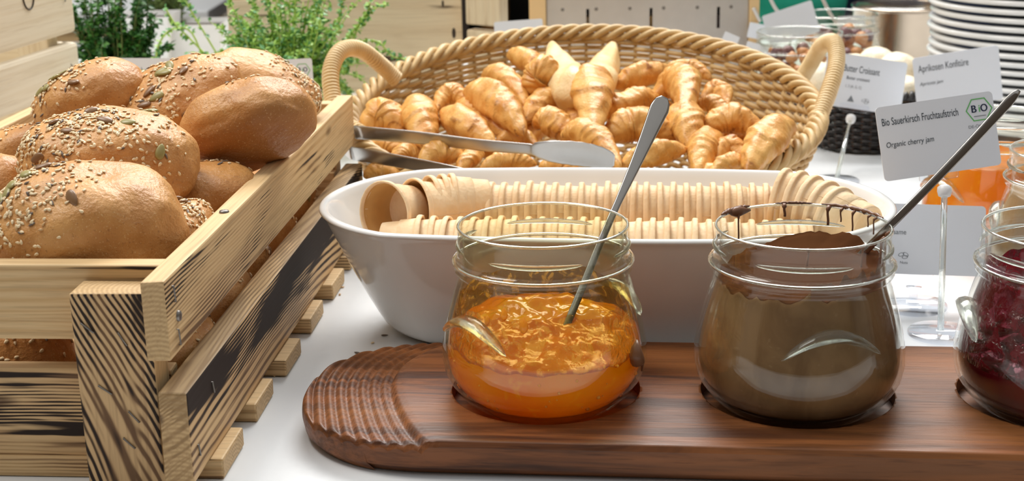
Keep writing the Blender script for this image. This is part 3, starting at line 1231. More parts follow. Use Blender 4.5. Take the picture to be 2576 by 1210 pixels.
# smear climbing the neck inside the front right
vs, fs = [], []
n = 40
for i in range(n + 1):
    a = radians(-95 + 90 * i / n)
    t = i / n
    hi = .084 + .013 * max(0, noise.noise(V((i * .33, 0, 2))) + .55) * (.35 + t)
    for kz in range(5):
        z = .078 + (hi - .078) * kz / 4
        r = rin(z) - .0003
        vs.append((r * cos(a), r * sin(a), z))
for i in range(n):
    for kz in range(4):
        fs.append((i * 5 + kz, (i + 1) * 5 + kz, (i + 1) * 5 + kz + 1, i * 5 + kz + 1))
mesh('neck_smear', vs, fs, M_CHOC, J2)

# cherry jar
J3 = glass_jar('glass jar of dark red cherry jam at the right edge of the board', (.3070, .7500, JZ), radians(168), radians(-140))
fill('cherry_jam', J3, M_CHERRY, lambda a: .036 + .004 * noise.noise(V((cos(a) * 3, sin(a) * 3, 5))) + .0015 * noise.noise(V((cos(a) * 11, sin(a) * 11, 5))),
     surf=lambda x, y: .036 + .006 * noise.noise(V((x * 60, y * 60, 8))))
film('jam_smear', J3, M_CHERFILM, lambda a: .033, lambda a: .0830 + .006 * noise.noise(V((cos(a) * 3, sin(a) * 3, 11))), lump=.003)

# ------------------------------------------------------------------ jars behind
JB = glass_jar('glass jar of apricot jam standing behind the cherry jam card', (.392, 1.125, .0005), radians(20), radians(-100), group=None)
fill('apricot_jam', JB, M_APRI, lambda a: .074 + .003 * noise.noise(V((cos(a) * 3, sin(a) * 3, 5))), surf=lambda x, y: .072)
JC = glass_jar('glass jar of nut cream at the far right behind the cherry jar', (.4075, .997, .0005), radians(150), radians(-100), group=None)
M_NUT = plain('nut_cream', (.40, .24, .13), .4)
fill('nut_cream', JC, M_NUT, lambda a: .076 + .002 * noise.noise(V((cos(a) * 3, sin(a) * 3, 6))), surf=lambda x, y: .074)
M_DRIED = plain('dried_fruit', (.13, .035, .04), .45)
M_DRIED2 = plain('dried_apricot', (.55, .22, .06), .45)
rr = random.Random(12)


def fruit_jar(label, loc, mat, mat2):
    j = glass_jar(label, loc, 1.0, .5, group=None)
    for i in range(78):
        z = rr.uniform(.012, .084)
        q = rr.uniform(0, .048) ** 1 if False else sqrt(rr.random()) * .044
        q = min(q, rin(z) - .009)
        a = rr.uniform(0, 2 * pi)
        s = rr.uniform(.006, .009)
        bm = bmesh.new(); bmesh.ops.create_icosphere(bm, subdivisions=2, radius=s)
        for v in bm.verts: v.co *= 1 + .25 * noise.noise(v.co * 200 + V((i, 0, 0)))
        o = bmobj('dried_fruit', bm, mat if rr.random() < .65 else mat2, j)
        o.location = (q * cos(a), q * sin(a), z)
    return j


def rest(px, y, z0=.0005):
    p = atY(px, 120, y)
    return (p.x, y, z0)


fruit_jar('blurred glass jar of dark dried fruit behind the big basket handle', rest(2010, 1.635), M_DRIED, M_DRIED2)
fruit_jar('blurred glass jar of orange dried fruit left of the steel pot', rest(2105, 1.79), M_DRIED2, M_DRIED)

# ------------------------------------------------------------------ porcelain dish
DC = (.0625, .9465)
DISH = thing('porcelain_dish', 'long oval white porcelain dish filled with wafer cups', 'dish', (DC[0], DC[1], 0), (0, 0, radians(-6.6)))


def ring_pts(L, Wd, z, n=120):
    out = []
    for k in range(n):
        a = 2 * pi * k / n
        ca, sa = cos(a), sin(a)
        s = L - Wd
        # stadium with slightly pointed ends
        e = 2.0
        x = (abs(ca) ** (2 / e)) * Wd * 1.0 * (1 if ca > 0 else -1)
        y = (abs(sa) ** (2 / e)) * Wd * (1 if sa > 0 else -1)
        x += s * max(-1, min(1, ca * 2.6)) if abs(ca) < 1 else s * ca
        out.append((x, y, z))
    return out


def dish_dim(z, inner=False):
    t = max(0, min(1, z / .09))
    f = t ** .85
    L = .148 + (.194 - .148) * f
    Wd = .054 + (.0985 - .054) * f
    if z < .01:
        k = (1 - z / .01) ** 2 * .008
        L -= k; Wd -= k
    if inner:
        L -= .0048; Wd -= .0048
    return L, Wd


lv = []
for z in (0.0005, .002, .005, .010, .018, .028, .040, .052, .064, .075, .083, .087):
    L, Wd = dish_dim(z); lv.append(ring_pts(L, Wd, z))
L, Wd = dish_dim(.09)
lv += [ring_pts(L + .0012, Wd + .0012, .0888), ring_pts(L + .0010, Wd + .0010, .0900), ring_pts(L - .0002, Wd - .0002, .0909), ring_pts(L - .0020, Wd - .0020, .0912), ring_pts(L - .0040, Wd - .0040, .0907), ring_pts(L - .0052, Wd - .0052, .0893)]
for z in (.085, .078, .068, .056, .044, .032, .022, .014, .010):
    L, Wd = dish_dim(z, True); lv.append(ring_pts(L, Wd, z))
L, Wd = dish_dim(.010, True)
lv += [ring_pts(L - .006, Wd - .006, .0072), ring_pts(L - .02, Wd - .02, .0066)]
vs, fs = [], []
n = 120
for rg in lv:
    vs += rg
for i in range(len(lv) - 1):
    for k in range(n):
        k2 = (k + 1) % n
        fs.append((i * n + k, i * n + k2, (i + 1) * n + k2, (i + 1) * n + k))
fs.append(tuple(reversed(range(n))))
fs.append(tuple(range((len(lv) - 1) * n, len(lv) * n)))
mesh('bowl', vs, fs, M_PORC, DISH)


def wafer_mesh():
    # open mouth at +z, closed foot at 0
    pr = [(.0001, .0006), (.0155, .0006), (.0166, 0), (.0176, .0004), (.0180, .003), (.0188, .012), (.0190, .0125), (.0197, .0128), (.0206, .0225), (.0209, .0240), (.0216, .0244), (.0228, .0247), (.0232, .0255), (.0232, .0272), (.0229, .0282),
          (.0222, .0284), (.0216, .0278), (.0213, .0255), (.0205, .0225), (.0196, .0215), (.0186, .0140), (.0178, .0125), (.0170, .0035), (.0001, .0028)]
    vs, fs = lathe_data(pr, 40, wob=lambda r, z, a, i: (r * (1 + .012 * noise.noise(V((cos(a) * 2, sin(a) * 2, z * 90)))), z + (.0004 * noise.noise(V((cos(a) * 5, sin(a) * 5, 1))) if i in (12, 13, 14) else 0)))
    for q in (0, pi):   # mould seams
        s = MB()
        s.tube([(r * cos(q), r * sin(q), z) for r, z in pr[3:11]], .00035, 5)
        b = len(vs); vs += s.v; fs += [tuple(i + b for i in f) for f in s.f]
    me = bpy.data.meshes.new('wafer_cup')
    me.from_pydata([tuple(v) for v in vs], [], fs)
    me.materials.append(M_WAFER)
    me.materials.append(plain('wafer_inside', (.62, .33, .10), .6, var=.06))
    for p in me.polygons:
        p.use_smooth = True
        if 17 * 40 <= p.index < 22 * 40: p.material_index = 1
    return me


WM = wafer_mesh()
WI = [0]


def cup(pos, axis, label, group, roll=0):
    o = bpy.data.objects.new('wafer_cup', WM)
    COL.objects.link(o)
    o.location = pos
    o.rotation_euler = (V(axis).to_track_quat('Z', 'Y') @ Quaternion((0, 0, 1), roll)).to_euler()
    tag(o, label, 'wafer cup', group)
    return o


def dishpt(u, v, z):
    a = radians(-6.6)
    return V((DC[0] + u * cos(a) - v * sin(a), DC[1] + u * sin(a) + v * cos(a), z))


RW = random.Random(9)
DX = dishpt(1, 0, 0) - dishpt(0, 0, 0)
# back row: mouths to the left
vrow, zrow = .046, .0690
u = -.084
N = 23
for i in range(N):
    sp = u + i * .0093
    p = dishpt(sp + .028, vrow + RW.uniform(-.0006, .0006), zrow + RW.uniform(-.0006, .0006))
    ax = -DX + V((RW.uniform(-.02, .02), RW.uniform(-.03, .03), RW.uniform(-.02, .02)))
    lab = 'wafer cup in the long back row of nested wafer cups'
    grp = 'wafer cups nested in the long back row'
    if i == 0: lab, grp = 'leftmost cup of the long straight back row of wafer cups', None
    if i == N - 1: lab, grp = 'rightmost cup of the long straight back row, its foot showing', None
    cup(p, ax, lab, grp, RW.uniform(-.4, .4))
# left curved group, the first one open towards the viewer
path = [atY(965, 538, .958), atY(1040, 530, .973), atY(1078, 522, .985), atY(1108, 518, .992), atY(1132, 516, .996)]
axs = [(-.62, -.78, .12), (-.80, -.52, .1), (-.88, -.36, .08), (-.93, -.25, .06), (-.96, -.18, .04)]
labs = ['open wafer cup facing the camera at the left end of the dish', 'second wafer cup behind the open one at the left end', 'third wafer cup behind the open one at the left end', 'fourth wafer cup behind the open one at the left end', 'fifth wafer cup from the open one, next to the straight back row']
for p, a, l in zip(path, axs, labs):
    ax = V(a).normalized()
    q = V((p.x, p.y, p.z)) - ax * .028
    cup(q, a, l, None)
# right curved group
rp = [(1965, 505, .955, 28), (2002, 512, .948, 33), (2036, 524, .940, 38), (2070, 538, .932, 44), (2100, 554, .924, 48)]
for i, (px, py, y, dg) in enumerate(rp):
    a = V((-cos(radians(dg)), sin(radians(dg)), .12)).normalized()
    p = atY(px, py, y)
    cup(p - a * .026, a, ['first', 'second', 'third', 'fourth', 'fifth'][i] + ' cup from the upper end of the slanting run, right end of dish', None, .3 * i)
# front row: mouths to the right
v2, z2 = -.022, .0610
for i in range(29):
    sp = -.150 + i * .0093
    p = dishpt(sp, v2 + RW.uniform(-.0008, .0008), z2 + RW.uniform(-.0006, .0006))
    lab = 'wafer cup in the front row of nested wafer cups'
    grp = 'wafer cups nested in the front row'
    if i == 0: lab, grp = 'leftmost wafer cup of the front row, its closed foot to the left', None
    cup(p, DX + V((0, RW.uniform(-.05, .05) if i < 5 else RW.uniform(-.02, .02), 0)), lab, grp, RW.uniform(-.4, .4))
# lower row they rest on
for i in range(24):
    sp = -.118 + i * .0093
    cup(dishpt(sp, .010, .0320), DX, 'wafer cup in the hidden lowest row beneath the front and back rows', 'wafer cups nested in the lowest row', RW.uniform(-.4, .4))

# ------------------------------------------------------------------ croissant basket
BC = V((.0665, 1.28))
BK = thing('wicker_basket', 'big shallow oval wicker basket with two wrapped handles, full of croissants', 'basket', (BC.x, BC.y, 0), (0, 0, radians(-4)))
RA, RB, TAU, RZ = .2095, .2130, .20, .0860


def bpt(a, t):
    """a: angle, t: 0 at the floor of the basket, 1 at its rim"""
    bb = RB if sin(a) > 0 else RB * .82
    top = V((RA * cos(a), bb * sin(a) * cos(TAU), RZ + bb * sin(a) * sin(TAU)))
    # flat base
    base = V((.150 * cos(a), (.150 if sin(a) > 0 else .115) * sin(a), .006))
    s = t
    xy = 1 - max(0.0, 1 - s) ** 1.6 + max(0.0, s - 1) * .6
    return V((base.x + (top.x - base.x) * xy, base.y + (top.y - base.y) * xy, base.z + (top.z - base.z) * (.35 * s + .65 * s ** 1.5)))


NST = 76
for k in range(NST):
    a = 2 * pi * k / NST
    tube('stake', [bpt(a, i / 8) for i in range(9)], .0018, M_WICKD, BK, 5)
NROW = 26
for rw in range(NROW):
    t = .03 + .93 * rw / (NROW - 1)
    pts = []
    nn = NST * 4
    for i in range(nn):
        a = 2 * pi * i / nn
        p = bpt(a, t)
        p2 = bpt(a, min(1, t + .02)) - bpt(a, max(0, t - .02))
        tan = bpt(a + .01, t) - bpt(a - .01, t)
        nr = tan.cross(p2).normalized()
        ph = (i % 8) / 8 * 2 * pi + (pi if rw % 2 else 0)
        w_ = sin(ph)
        w_ = (abs(w_) ** .6) * (1 if w_ > 0 else -1)
        pts.append(p + nr * (.0034 * w_))
    tube('weaver_strand', pts, .0025, M_WICK, BK, 6, True, up=(0, 0, 1))
# plaited rim
for q in range(4):
    pts = []
    nn = 560
    for i in range(nn):
        a = 2 * pi * i / nn
        p = bpt(a, 1.02)
        out = V((cos(a), sin(a), 0))
        ph = a * 21 + q * 2 * pi / 4
        pts.append(p + out * (.0062 * cos(ph)) + V((0, 0, 1)) * (.0058 * sin(ph)))
    tube('rim_braid', pts, .0033, M_WICK, BK, 7, True, up=(0, 0, 1))
# base
M_ = MB()
nn = 48
vs = [(0, 0, .004)] + [tuple(bpt(2 * pi * i / nn, 0) - V((0, 0, .003))) for i in range(nn)]
mesh('base_weave', vs, [(0, 1 + i, 1 + (i + 1) % nn) for i in range(nn)], M_WICKD, BK)


def handle(ps, label):
    inv = wm(BK).inverted()
    pts = catmull([inv @ V(p) for p in ps], 90)
    # wrapping coils as grooves in the radius
    rad = [.0072] * 90
    o0 = tube('handle', pts, .0052, M_WICKD, BK, 10)
    L = sum((pts[i + 1] - pts[i]).length for i in range(89))
    turns = int(L / .0030)
    dense = catmull([inv @ V(p) for p in ps], turns * 12)
    vs, fs = [], []
    nrm = None
    hel = []
    for i, p in enumerate(dense):
        t = (dense[min(i + 1, len(dense) - 1)] - dense[max(0, i - 1)]).normalized()
        if nrm is None: nrm = t.orthogonal()
        nrm = (nrm - t * nrm.dot(t)).normalized()
        b = t.cross(nrm)
        ph = 2 * pi * i / 12
        hel.append(p + (nrm * cos(ph) + b * sin(ph)) * .0066)
    o = tube('cane_wrapping', hel, .0016, M_CANE, o0, 5)
    return o


handle([atY(1000, 203, 1.335), atY(960, 165, 1.33), atY(905, 125, 1.31), atY(858, 128, 1.29), atY(833, 175, 1.27), atY(836, 245, 1.25), atY(852, 300, 1.235), atY(905, 335, 1.21)], 'left')
handle([atY(2012, 205, 1.40), atY(2040, 160, 1.395), atY(2068, 115, 1.37), atY(2098, 108, 1.34), atY(2104, 160, 1.31), atY(2085, 230, 1.275), atY(2058, 300, 1.245), atY(2040, 352, 1.215)], 'right')

# ------------------------------------------------------------------ croissants
def crois_mesh(P, R, seed, layers=6):
    """P: three control points in local space"""
    N, K = 84, 28
    cps = [V(p) for p in P]
    c = cps[0] * .25 + cps[1] * .5 + cps[2] * .25
    mid = cps[1] * 2 - (cps[0] + cps[2]) * .5   # curve passes through the middle point
    pts = bez([cps[0], mid, cps[2]], N)
    vs, fs, rd = [], [], []
    nrm = None
    for i in range(N):
        s = i / (N - 1)
        d = max(0.0, min(1.0, min(s, 1 - s) * 2))   # 0 at tips, 1 in the middle
        t = (pts[min(i + 1, N - 1)] - pts[max(i - 1, 0)]).normalized()
        if nrm is None:
            nrm = V((0, 0, 1)) if abs(t.z) < .8 else V((0, -1, 0))
        nrm = (nrm - t * nrm.dot(t)).normalized()
        b = t.cross(nrm)
        base = max(0.0, 1 - (1 - d) ** 1.75) ** .72
        base = .10 + .90 * base
        if i in (0, N - 1): base = .02
        for k in range(K):
            a = 2 * pi * k / K
            ph = d * layers + (.75 * sin(a + seed * 2) * (1 if s < .5 else -1) + .35 * noise.noise(V((s * 6, cos(a) * 1.5 + seed, sin(a) * 1.5)))) * min(1, (1 - d) * 4)
            fr = ph - math.floor(ph)
            saw = fr ** 1.5
            amp = .13 * min(1, d * 3 + .25)
            if d > .93: amp *= .4
            r = R * base * (1 - amp * (saw - .3)) * (1 + .22 * noise.noise(V((s * 5 + seed, cos(a) * 1.2, sin(a) * 1.2))) + .03 * noise.noise(V((s * 24 + seed, cos(a) * 4, sin(a) * 4))))
            vs.append(pts[i] + nrm * (r * .92 * sin(a)) + b * (r * cos(a)))
            rd.append((1 - min(1, fr / .22)) * .9 + (.5 if d < .12 else 0))
    for i in range(N - 1):
        for k in range(K):
            k2 = (k + 1) % K
            fs.append((i * K + k, i * K + k2, (i + 1) * K + k2, (i + 1) * K + k))
    fs.append(tuple(reversed(range(K))))
    fs.append(tuple((N - 1) * K + k for k in range(K)))
    me = bpy.data.meshes.new('croissant')
    me.from_pydata([tuple(v) for v in vs], [], fs)
    at = me.attributes.new('ridge', 'FLOAT', 'POINT')
    for i, v in enumerate(rd): at.data[i].value = v
    for p in me.polygons: p.use_smooth = True
    return me


def pile(px, py, dz=0.0):
    """point on the sloping heap of croissants seen at a pixel"""
    d = ray(px, py)
    # plane z = .060 + .175 (y - 1.1)
    k = .175
    z0 = .060 + dz - k * 1.1
    t = (z0 - CAM_LOC.z) / (d.z - k * d.y)
    return CAM_LOC + d * t


CR = [
    # tips and middle in the picture, thickness, lift, nearer-than-heap of the middle, label
    ((915, 312), (962, 295), (1012, 318), 92, .004, 0, 'rounded croissant at the far left of the heap, above the upper tong arm'),
    ((1070, 240), (1055, 290), (1078, 352), 84, .008, 0, 'upright croissant with a dark tip, second from the left above the tongs'),
    ((1098, 262), (1135, 236), (1195, 262), 50, .006, 0, 'croissant end peeking out behind the upright one at the left'),
    ((1122, 262), (1165, 310), (1250, 352), 76, .010, 0, 'broad croissant slanting down to the upper tong arm'),
    ((1142, 255), (1205, 282), (1290, 335), 60, .004, 0, 'shadowed croissant behind the broad slanting one'),
    ((1172, 210), (1240, 248), (1318, 315), 88, .018, 0, 'large ridged croissant slanting down right, upper left of the heap'),
    ((1210, 185), (1265, 195), (1325, 250), 62, .010, 0, 'croissant half hidden behind the large ridged one'),
    ((1280, 122), (1325, 150), (1385, 190), 54, .012, 0, 'croissant pointing up left at the top of the heap'),
    ((1345, 215), (1365, 196), (1395, 180), 92, .020, 1, 'round croissant end with a spiral tip facing the camera'),
    ((1320, 288), (1375, 252), (1452, 228), 64, .006, 0, 'croissant lying below the spiral one, rising to the right'),
    ((1490, 165), (1492, 225), (1492, 322), 92, .026, 0, 'prominent croissant pointing straight down in the middle of the heap'),
    ((1500, 270), (1580, 262), (1655, 228), 72, .012, 0, 'croissant running right from behind the prominent middle one'),
    ((1540, 200), (1610, 190), (1690, 160), 60, .012, 0, 'long smooth croissant lying across the top of the heap'),
    ((1660, 170), (1730, 170), (1788, 188), 44, .006, 0, 'croissant with a dark right tip at the top right'),
    ((1642, 218), (1715, 205), (1705, 268), 84, .020, 1, 'plump croissant with tips hanging down, right of the long smooth one'),
    ((1765, 240), (1808, 226), (1826, 262), 50, .004, 0, 'bent croissant end against the right basket wall'),
    ((1705, 262), (1722, 300), (1738, 352), 80, .014, 0, 'croissant pointing down to the right of the jam spoon tip'),
    ((1752, 262), (1795, 262), (1838, 288), 46, .006, 0, 'croissant with a dark slit behind the one pointing left'),
    ((1768, 308), (1840, 300), (1925, 318), 72, .014, 0, 'croissant pointing left, upper of the two large ones at the right'),
    ((1986, 298), (1935, 345), (1880, 415), 88, .016, 0, 'large croissant slanting down left at the right end of the heap'),
    ((1800, 318), (1772, 365), (1755, 425), 72, .006, 0, 'croissant standing steep beside the jam spoon'),
    ((1790, 400), (1830, 368), (1878, 392), 56, .004, 0, 'croissant end with fine layers between the two right croissants'),
    ((1785, 425), (1835, 408), (1885, 402), 46, .008, 0, 'broken pale croissant end just above the dish at the right'),
    ((1526, 328), (1600, 312), (1705, 325), 84, .012, 0, 'wide croissant left of the jam spoon, below the middle'),
    ((1560, 402), (1640, 385), (1728, 358), 62, .012, 0, 'croissant crossing behind the jam spoon, just above the dish'),
    ((1344, 302), (1388, 305), (1445, 338), 66, .010, 0, 'croissant with a brown left tip, centre left of the heap'),
    ((1412, 325), (1480, 338), (1560, 402), 66, .016, 0, 'croissant curving down right to the tong blade tip'),
    ((1246, 350), (1300, 340), (1352, 362), 44, .0, 0, 'shadowed croissant just above the upper tong arm'),
    ((912, 372), (965, 365), (1030, 380), 42, -.010, 0, 'flat croissant between the two tong arms at the far left'),
    ((985, 405), (1020, 385), (1062, 378), 46, -.006, 0, 'pointed croissant between the tong arms, second from the left'),
    ((1062, 405), (1105, 385), (1168, 385), 66, .006, 0, 'fat croissant between the tong arms, third from the left'),
    ((1150, 425), (1185, 395), (1215, 378), 44, .002, 0, 'narrow croissant rising right beside the lower tong arm'),
    ((1208, 412), (1275, 402), (1350, 402), 48, .004, 0, 'long croissant just under the tong blade neck'),
    ((915, 432), (960, 428), (1015, 440), 46, -.008, 0, 'croissant below the lower tong arm at the basket rim'),
    ((1356, 412), (1400, 415), (1462, 422), 44, .0, 0, 'croissant mostly hidden under the tong blade'),
    ((1480, 425), (1520, 418), (1570, 425), 40, .0, 0, 'croissant sliver between tong blade tip and dish rim'),
    ((1158, 378), (1200, 370), (1258, 385), 46, -.006, 0, 'croissant deep in the heap under the upper tong arm'),
    ((1432, 255), (1442, 280), (1455, 318), 56, .000, 0, 'croissant sliver left of the prominent middle one'),
    ((1615, 272), (1650, 268), (1700, 262), 40, .002, 0, 'croissant sliver just behind the jam spoon tip'),
    ((1880, 430), (1800, 440), (1700, 440), 60, -.004, 0, 'croissant low at the right, mostly behind the dish'),
    ((1040, 440), (1120, 450), (1220, 450), 60, -.006, 0, 'croissant low at the left, mostly behind the dish'),
    ((1440, 250), (1380, 290), (1330, 345), 60, -.012, 0, 'croissant buried in the middle of the heap'),
    ((1900, 360), (1850, 350), (1790, 345), 60, -.010, 0, 'croissant buried under the two large right ones'),
    ((1590, 250), (1640, 300), (1680, 345), 60, -.012, 0, 'croissant buried behind the jam spoon'),
    ((1230, 300), (1290, 320), (1350, 330), 60, -.012, 0, 'croissant buried left of the middle'),
]
for i, (a, m_, b, th, dz, face, lab) in enumerate(CR):
    A, Mm, B = pile(*a, dz), pile(*m_, dz), pile(*b, dz)
    dep = (Mm - CAM_LOC).dot(FW)
    R_ = th / 2 / FPX * dep * 1.16
    if face:
        B = B + V((0, -.030, .004)); A = A + V((0, .012, -.006))
    A.z -= R_ * .6; B.z -= R_ * .5
    ctr = (A + B + Mm) / 3
    me = crois_mesh([A - ctr, Mm - ctr, B - ctr], R_, i * 1.7 + .3, 3 + i % 3)
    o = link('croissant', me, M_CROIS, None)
    o.location = ctr
    tag(o, lab, 'croissant', 'croissants heaped in the wicker basket')
# the pale one lying on its back with both arms up
A, Mm, B = pile(1388, 108, .012), pile(1462, 235, .016), pile(1542, 108, .012)
ctr = (A + B + Mm) / 3
me = crois_mesh([A - ctr, Mm - ctr, B - ctr], .0235, 5.5, 3)
o = link('croissant', me, M_CROISP, None)
o.location = ctr
tag(o, 'pale croissant lying on its back with both arms raised like a V', 'croissant', 'croissants heaped in the wicker basket')

# ------------------------------------------------------------------ tongs
TG = thing('serving_tongs', 'long stainless serving tongs lying on the croissants', 'tongs', (-.123, 1.20, .078))


def strip(name, pts, widths, th, mat, parent, up=(0, 0, 1), world=True, twist=None, bow=None):
    """flat bar: widths across, th thick; width direction is up made square to the path"""
    pts = [V(p) for p in pts]
    n = len(pts)
    vs, fs = [], []
    K = 12
    for i in range(n):
        t = (pts[min(i + 1, n - 1)] - pts[max(i - 1, 0)]).normalized()
        u_ = V(up[i]) if isinstance(up, list) else V(up)
        u_ = (u_ - t * u_.dot(t)).normalized()
        b = t.cross(u_)
        wd = widths[i]
        bw = bow[i] if bow else 0
        for k in range(K):
            a = 2 * pi * k / K
            cx_, cy_ = cos(a), sin(a)
            e = .55
            X = (abs(cx_) ** e) * (1 if cx_ > 0 else -1)
            Yy = (abs(cy_) ** e) * (1 if cy_ > 0 else -1)
            vs.append(pts[i] + u_ * (wd / 2 * X) + b * (th / 2 * Yy - bw * (1 - X * X)))
    for i in range(n - 1):
        for k in range(K):
            k2 = (k + 1) % K
            fs.append((i * K + k, i * K + k2, (i + 1) * K + k2, (i + 1) * K + k))
    fs.append(tuple(reversed(range(K))))
    fs.append(tuple((n - 1) * K + k for k in range(K)))
    return mesh(name, vs, fs, mat, parent, world)


ys = 1.128
top = catmull([atY(893, 333, 1.207), atY(1050, 346, 1.175), atY(1200, 364, 1.145), atY(1320, 374, 1.122), atY(1345, 378, 1.117), atY(1400, 383, 1.108), atY(1460, 388, 1.100), atY(1510, 396, 1.094), atY(1546, 404, 1.090)], 60)
wd = []
for i in range(60):
    q8 = i / 59 * 8
    if q8 < 3: wd.append(.0134 - .0034 * q8 / 3)
    elif q8 < 4: wd.append(.0100 + .0006 * (q8 - 3))
    else:
        q = (q8 - 4) / 4
        wd.append(.0100 + .0125 * sin(pi * min(1, q * .98 + .02)) ** .55 * (1 + .03 * sin(q * 50)))
strip('upper_arm', top, wd, .0012, M_TONG, TG, [(0, -.35, 1)] * 60, bow=[0 if i < 30 else .0025 * sin(pi * (i - 30) / 30) for i in range(60)])
lowp = catmull([atY(884, 386, 1.207), atY(960, 398, 1.150), atY(1060, 416, 1.12), atY(1140, 432, 1.10), atY(1230, 452, 1.085), atY(1300, 466, 1.075)], 40)
strip('lower_arm', lowp, [.0130 - .003 * i / 39 for i in range(40)], .0012, M_TONG, TG, [(0, -.35, 1)] * 40)
e1, e2 = top[0], lowp[0]
strip('spring_bend', bez([e1, e1 + V((-.006, .004, 0)), (e1 + e2) / 2 + V((-.016, .012, 0)), e2 + V((-.006, .004, 0)), e2], 20), [.0126] * 20, .0012, M_TONG, TG, (0, -.35, 1))

# ------------------------------------------------------------------ spoons
def spoon(label, tip, entry, bowl, wt, wn, name='long_spoon', up=(-.2, -1, .3)):
    s = thing(name, label, 'spoon', bowl)
    pts = catmull([tip, tip.lerp(entry, .45) + V((0, 0, -.001)), entry, entry.lerp(bowl, .6), bowl], 60)
    ws = []
    for i in range(60):
        q = i / 59
        w_ = wt + (wn - wt) * min(1, q / .42) ** .8
        if q < .05: w_ *= .35 + .65 * (q / .05) ** .5
        ws.append(w_)
    strip('handle', pts, ws, .0021, M_SPOON, s, up)
    d = (bowl - entry).normalized()
    n_, K = 12, 16
    # bowl of the spoon
    b1 = bowl + d * .024
    pp = [bowl.lerp(b1, i / 14) for i in range(15)]
    strip('bowl', pp, [.004 + .018 * sin(pi * min(1, i / 14 * .93 + .07)) ** .7 for i in range(15)], .0014, M_SPOON, s, up, bow=[.004 * sin(pi * i / 14) for i in range(15)])
    return s


spoon('steel spoon standing in the apricot jam, handle leaning right', atY(1671, 245, .862), atY(1530, 565, .812), atY(1413, 850, .772), .0138, .0045, up=(1, .1, -.2))
spoon('steel spoon stuck in the chocolate spread, handle leaning far right', atY(2563, 228, .79), atY(2262, 545, .764), atY(2140, 668, .775), .0062, .0046, up=(.5, -.3, -.8))

# ------------------------------------------------------------------ cards
def text_mesh(name, txt, size, sx, mat, parent, x, y, shear=0, bold=0, align='LEFT'):
    cu = bpy.data.curves.new(name, 'FONT')
    cu.body = txt
    cu.size = size
    cu.shear = shear
    cu.offset = bold
    cu.align_x = align
    cu.fill_mode = 'FRONT' if False else cu.fill_mode
    to = bpy.data.objects.new(name, cu)
    COL.objects.link(to)
    bpy.context.view_layer.update()
    me = bpy.data.meshes.new_from_object(to.evaluated_get(bpy.context.evaluated_depsgraph_get()))
    bpy.data.objects.remove(to)
    me.transform(Matrix.Diagonal((sx, 1, 1, 1)))
    me.materials.clear()
    o = link(name, me, mat, parent.children[0], smooth=False)
    o.location = (x, y, .00062)
    return o


def rrect(wd, ht, r, n=6):
    out = []
    for (cx_, cy_, a0) in ((wd / 2 - r, ht / 2 - r, 0), (-wd / 2 + r, ht / 2 - r, 90), (-wd / 2 + r, -ht / 2 + r, 180), (wd / 2 - r, -ht / 2 + r, 270)):
        for i in range(n + 1):
            a = radians(a0 + 90 * i / n)
            out.append((cx_ + r * cos(a), cy_ + r * sin(a)))
    return out


def prism(name, pts, z0, z1, mat, parent):
    n = len(pts)
    vs = [(x, y, z0) for x, y in pts] + [(x, y, z1) for x, y in pts]
    fs = [tuple(reversed(range(n))), tuple(range(n, 2 * n))] + [(i, (i + 1) % n, (i + 1) % n + n, i + n) for i in range(n)]
    return mesh(name, vs, fs, mat, parent, smooth=False)


def ringpoly(name, pts, wdt, z, mat, parent):
    n = len(pts)
    cx_ = sum(p[0] for p in pts) / n; cy_ = sum(p[1] for p in pts) / n
    R0 = max(sqrt((p[0] - cx_) ** 2 + (p[1] - cy_) ** 2) for p in pts)
    k = 1 - wdt / R0
    inn = [(cx_ + (x - cx_) * k, cy_ + (y - cy_) * k) for x, y in pts]
    vs = [(x, y, z) for x, y in pts] + [(x, y, z) for x, y in inn]
    return mesh(name, vs, [(i, (i + 1) % n, (i + 1) % n + n, i + n) for i in range(n)], mat, parent, smooth=False)


CW, CH = .0856, .054


def bio_mark(c, x, y, s):
    hexa = [(x + s * cos(radians(60 * i)), y + s * .95 * sin(radians(60 * i))) for i in range(6)]
    ringpoly('green_hexagon', hexa, s * .09, .0006, M_GREEN, c)
    text_mesh('lettering', 'B', s * .78, .95, M_NAVY, c, x - s * .62, y - s * .18)
    text_mesh('lettering', 'B', s * .78, .95, M_NAVY, c, x - s * .59, y - s * .18)
    text_mesh('lettering', 'i', s * .78, 1.2, M_GREEN, c, x - s * .08, y - s * .18)
    text_mesh('lettering', 'O', s * .78, .85, M_NAVY, c, x + s * .08, y - s * .18)
    text_mesh('lettering', 'O', s * .78, .85, M_NAVY, c, x + s * .11, y - s * .18)
    box('fine_print', (s * .9, s * .05, .00005), (x, y - s * .48, .00062), M_GREYINK, c, bev=0)


def nut_icon(c, x, y, s):
    for (dx, dy, r) in ((-.5, .1, 20), (.35, .15, -30), (.2, -.35, 10)):
        pts = [(s * .55 * cos(a) * cos(radians(r)) - s * .32 * sin(a) * sin(radians(r)) + x + dx * s, s * .55 * cos(a) * sin(radians(r)) + s * .32 * sin(a) * cos(radians(r)) + y + dy * s) for a in [2 * pi * i / 18 for i in range(18)]]
        ringpoly('nut_symbol', pts, s * .12, .0006, M_GREYINK, c)


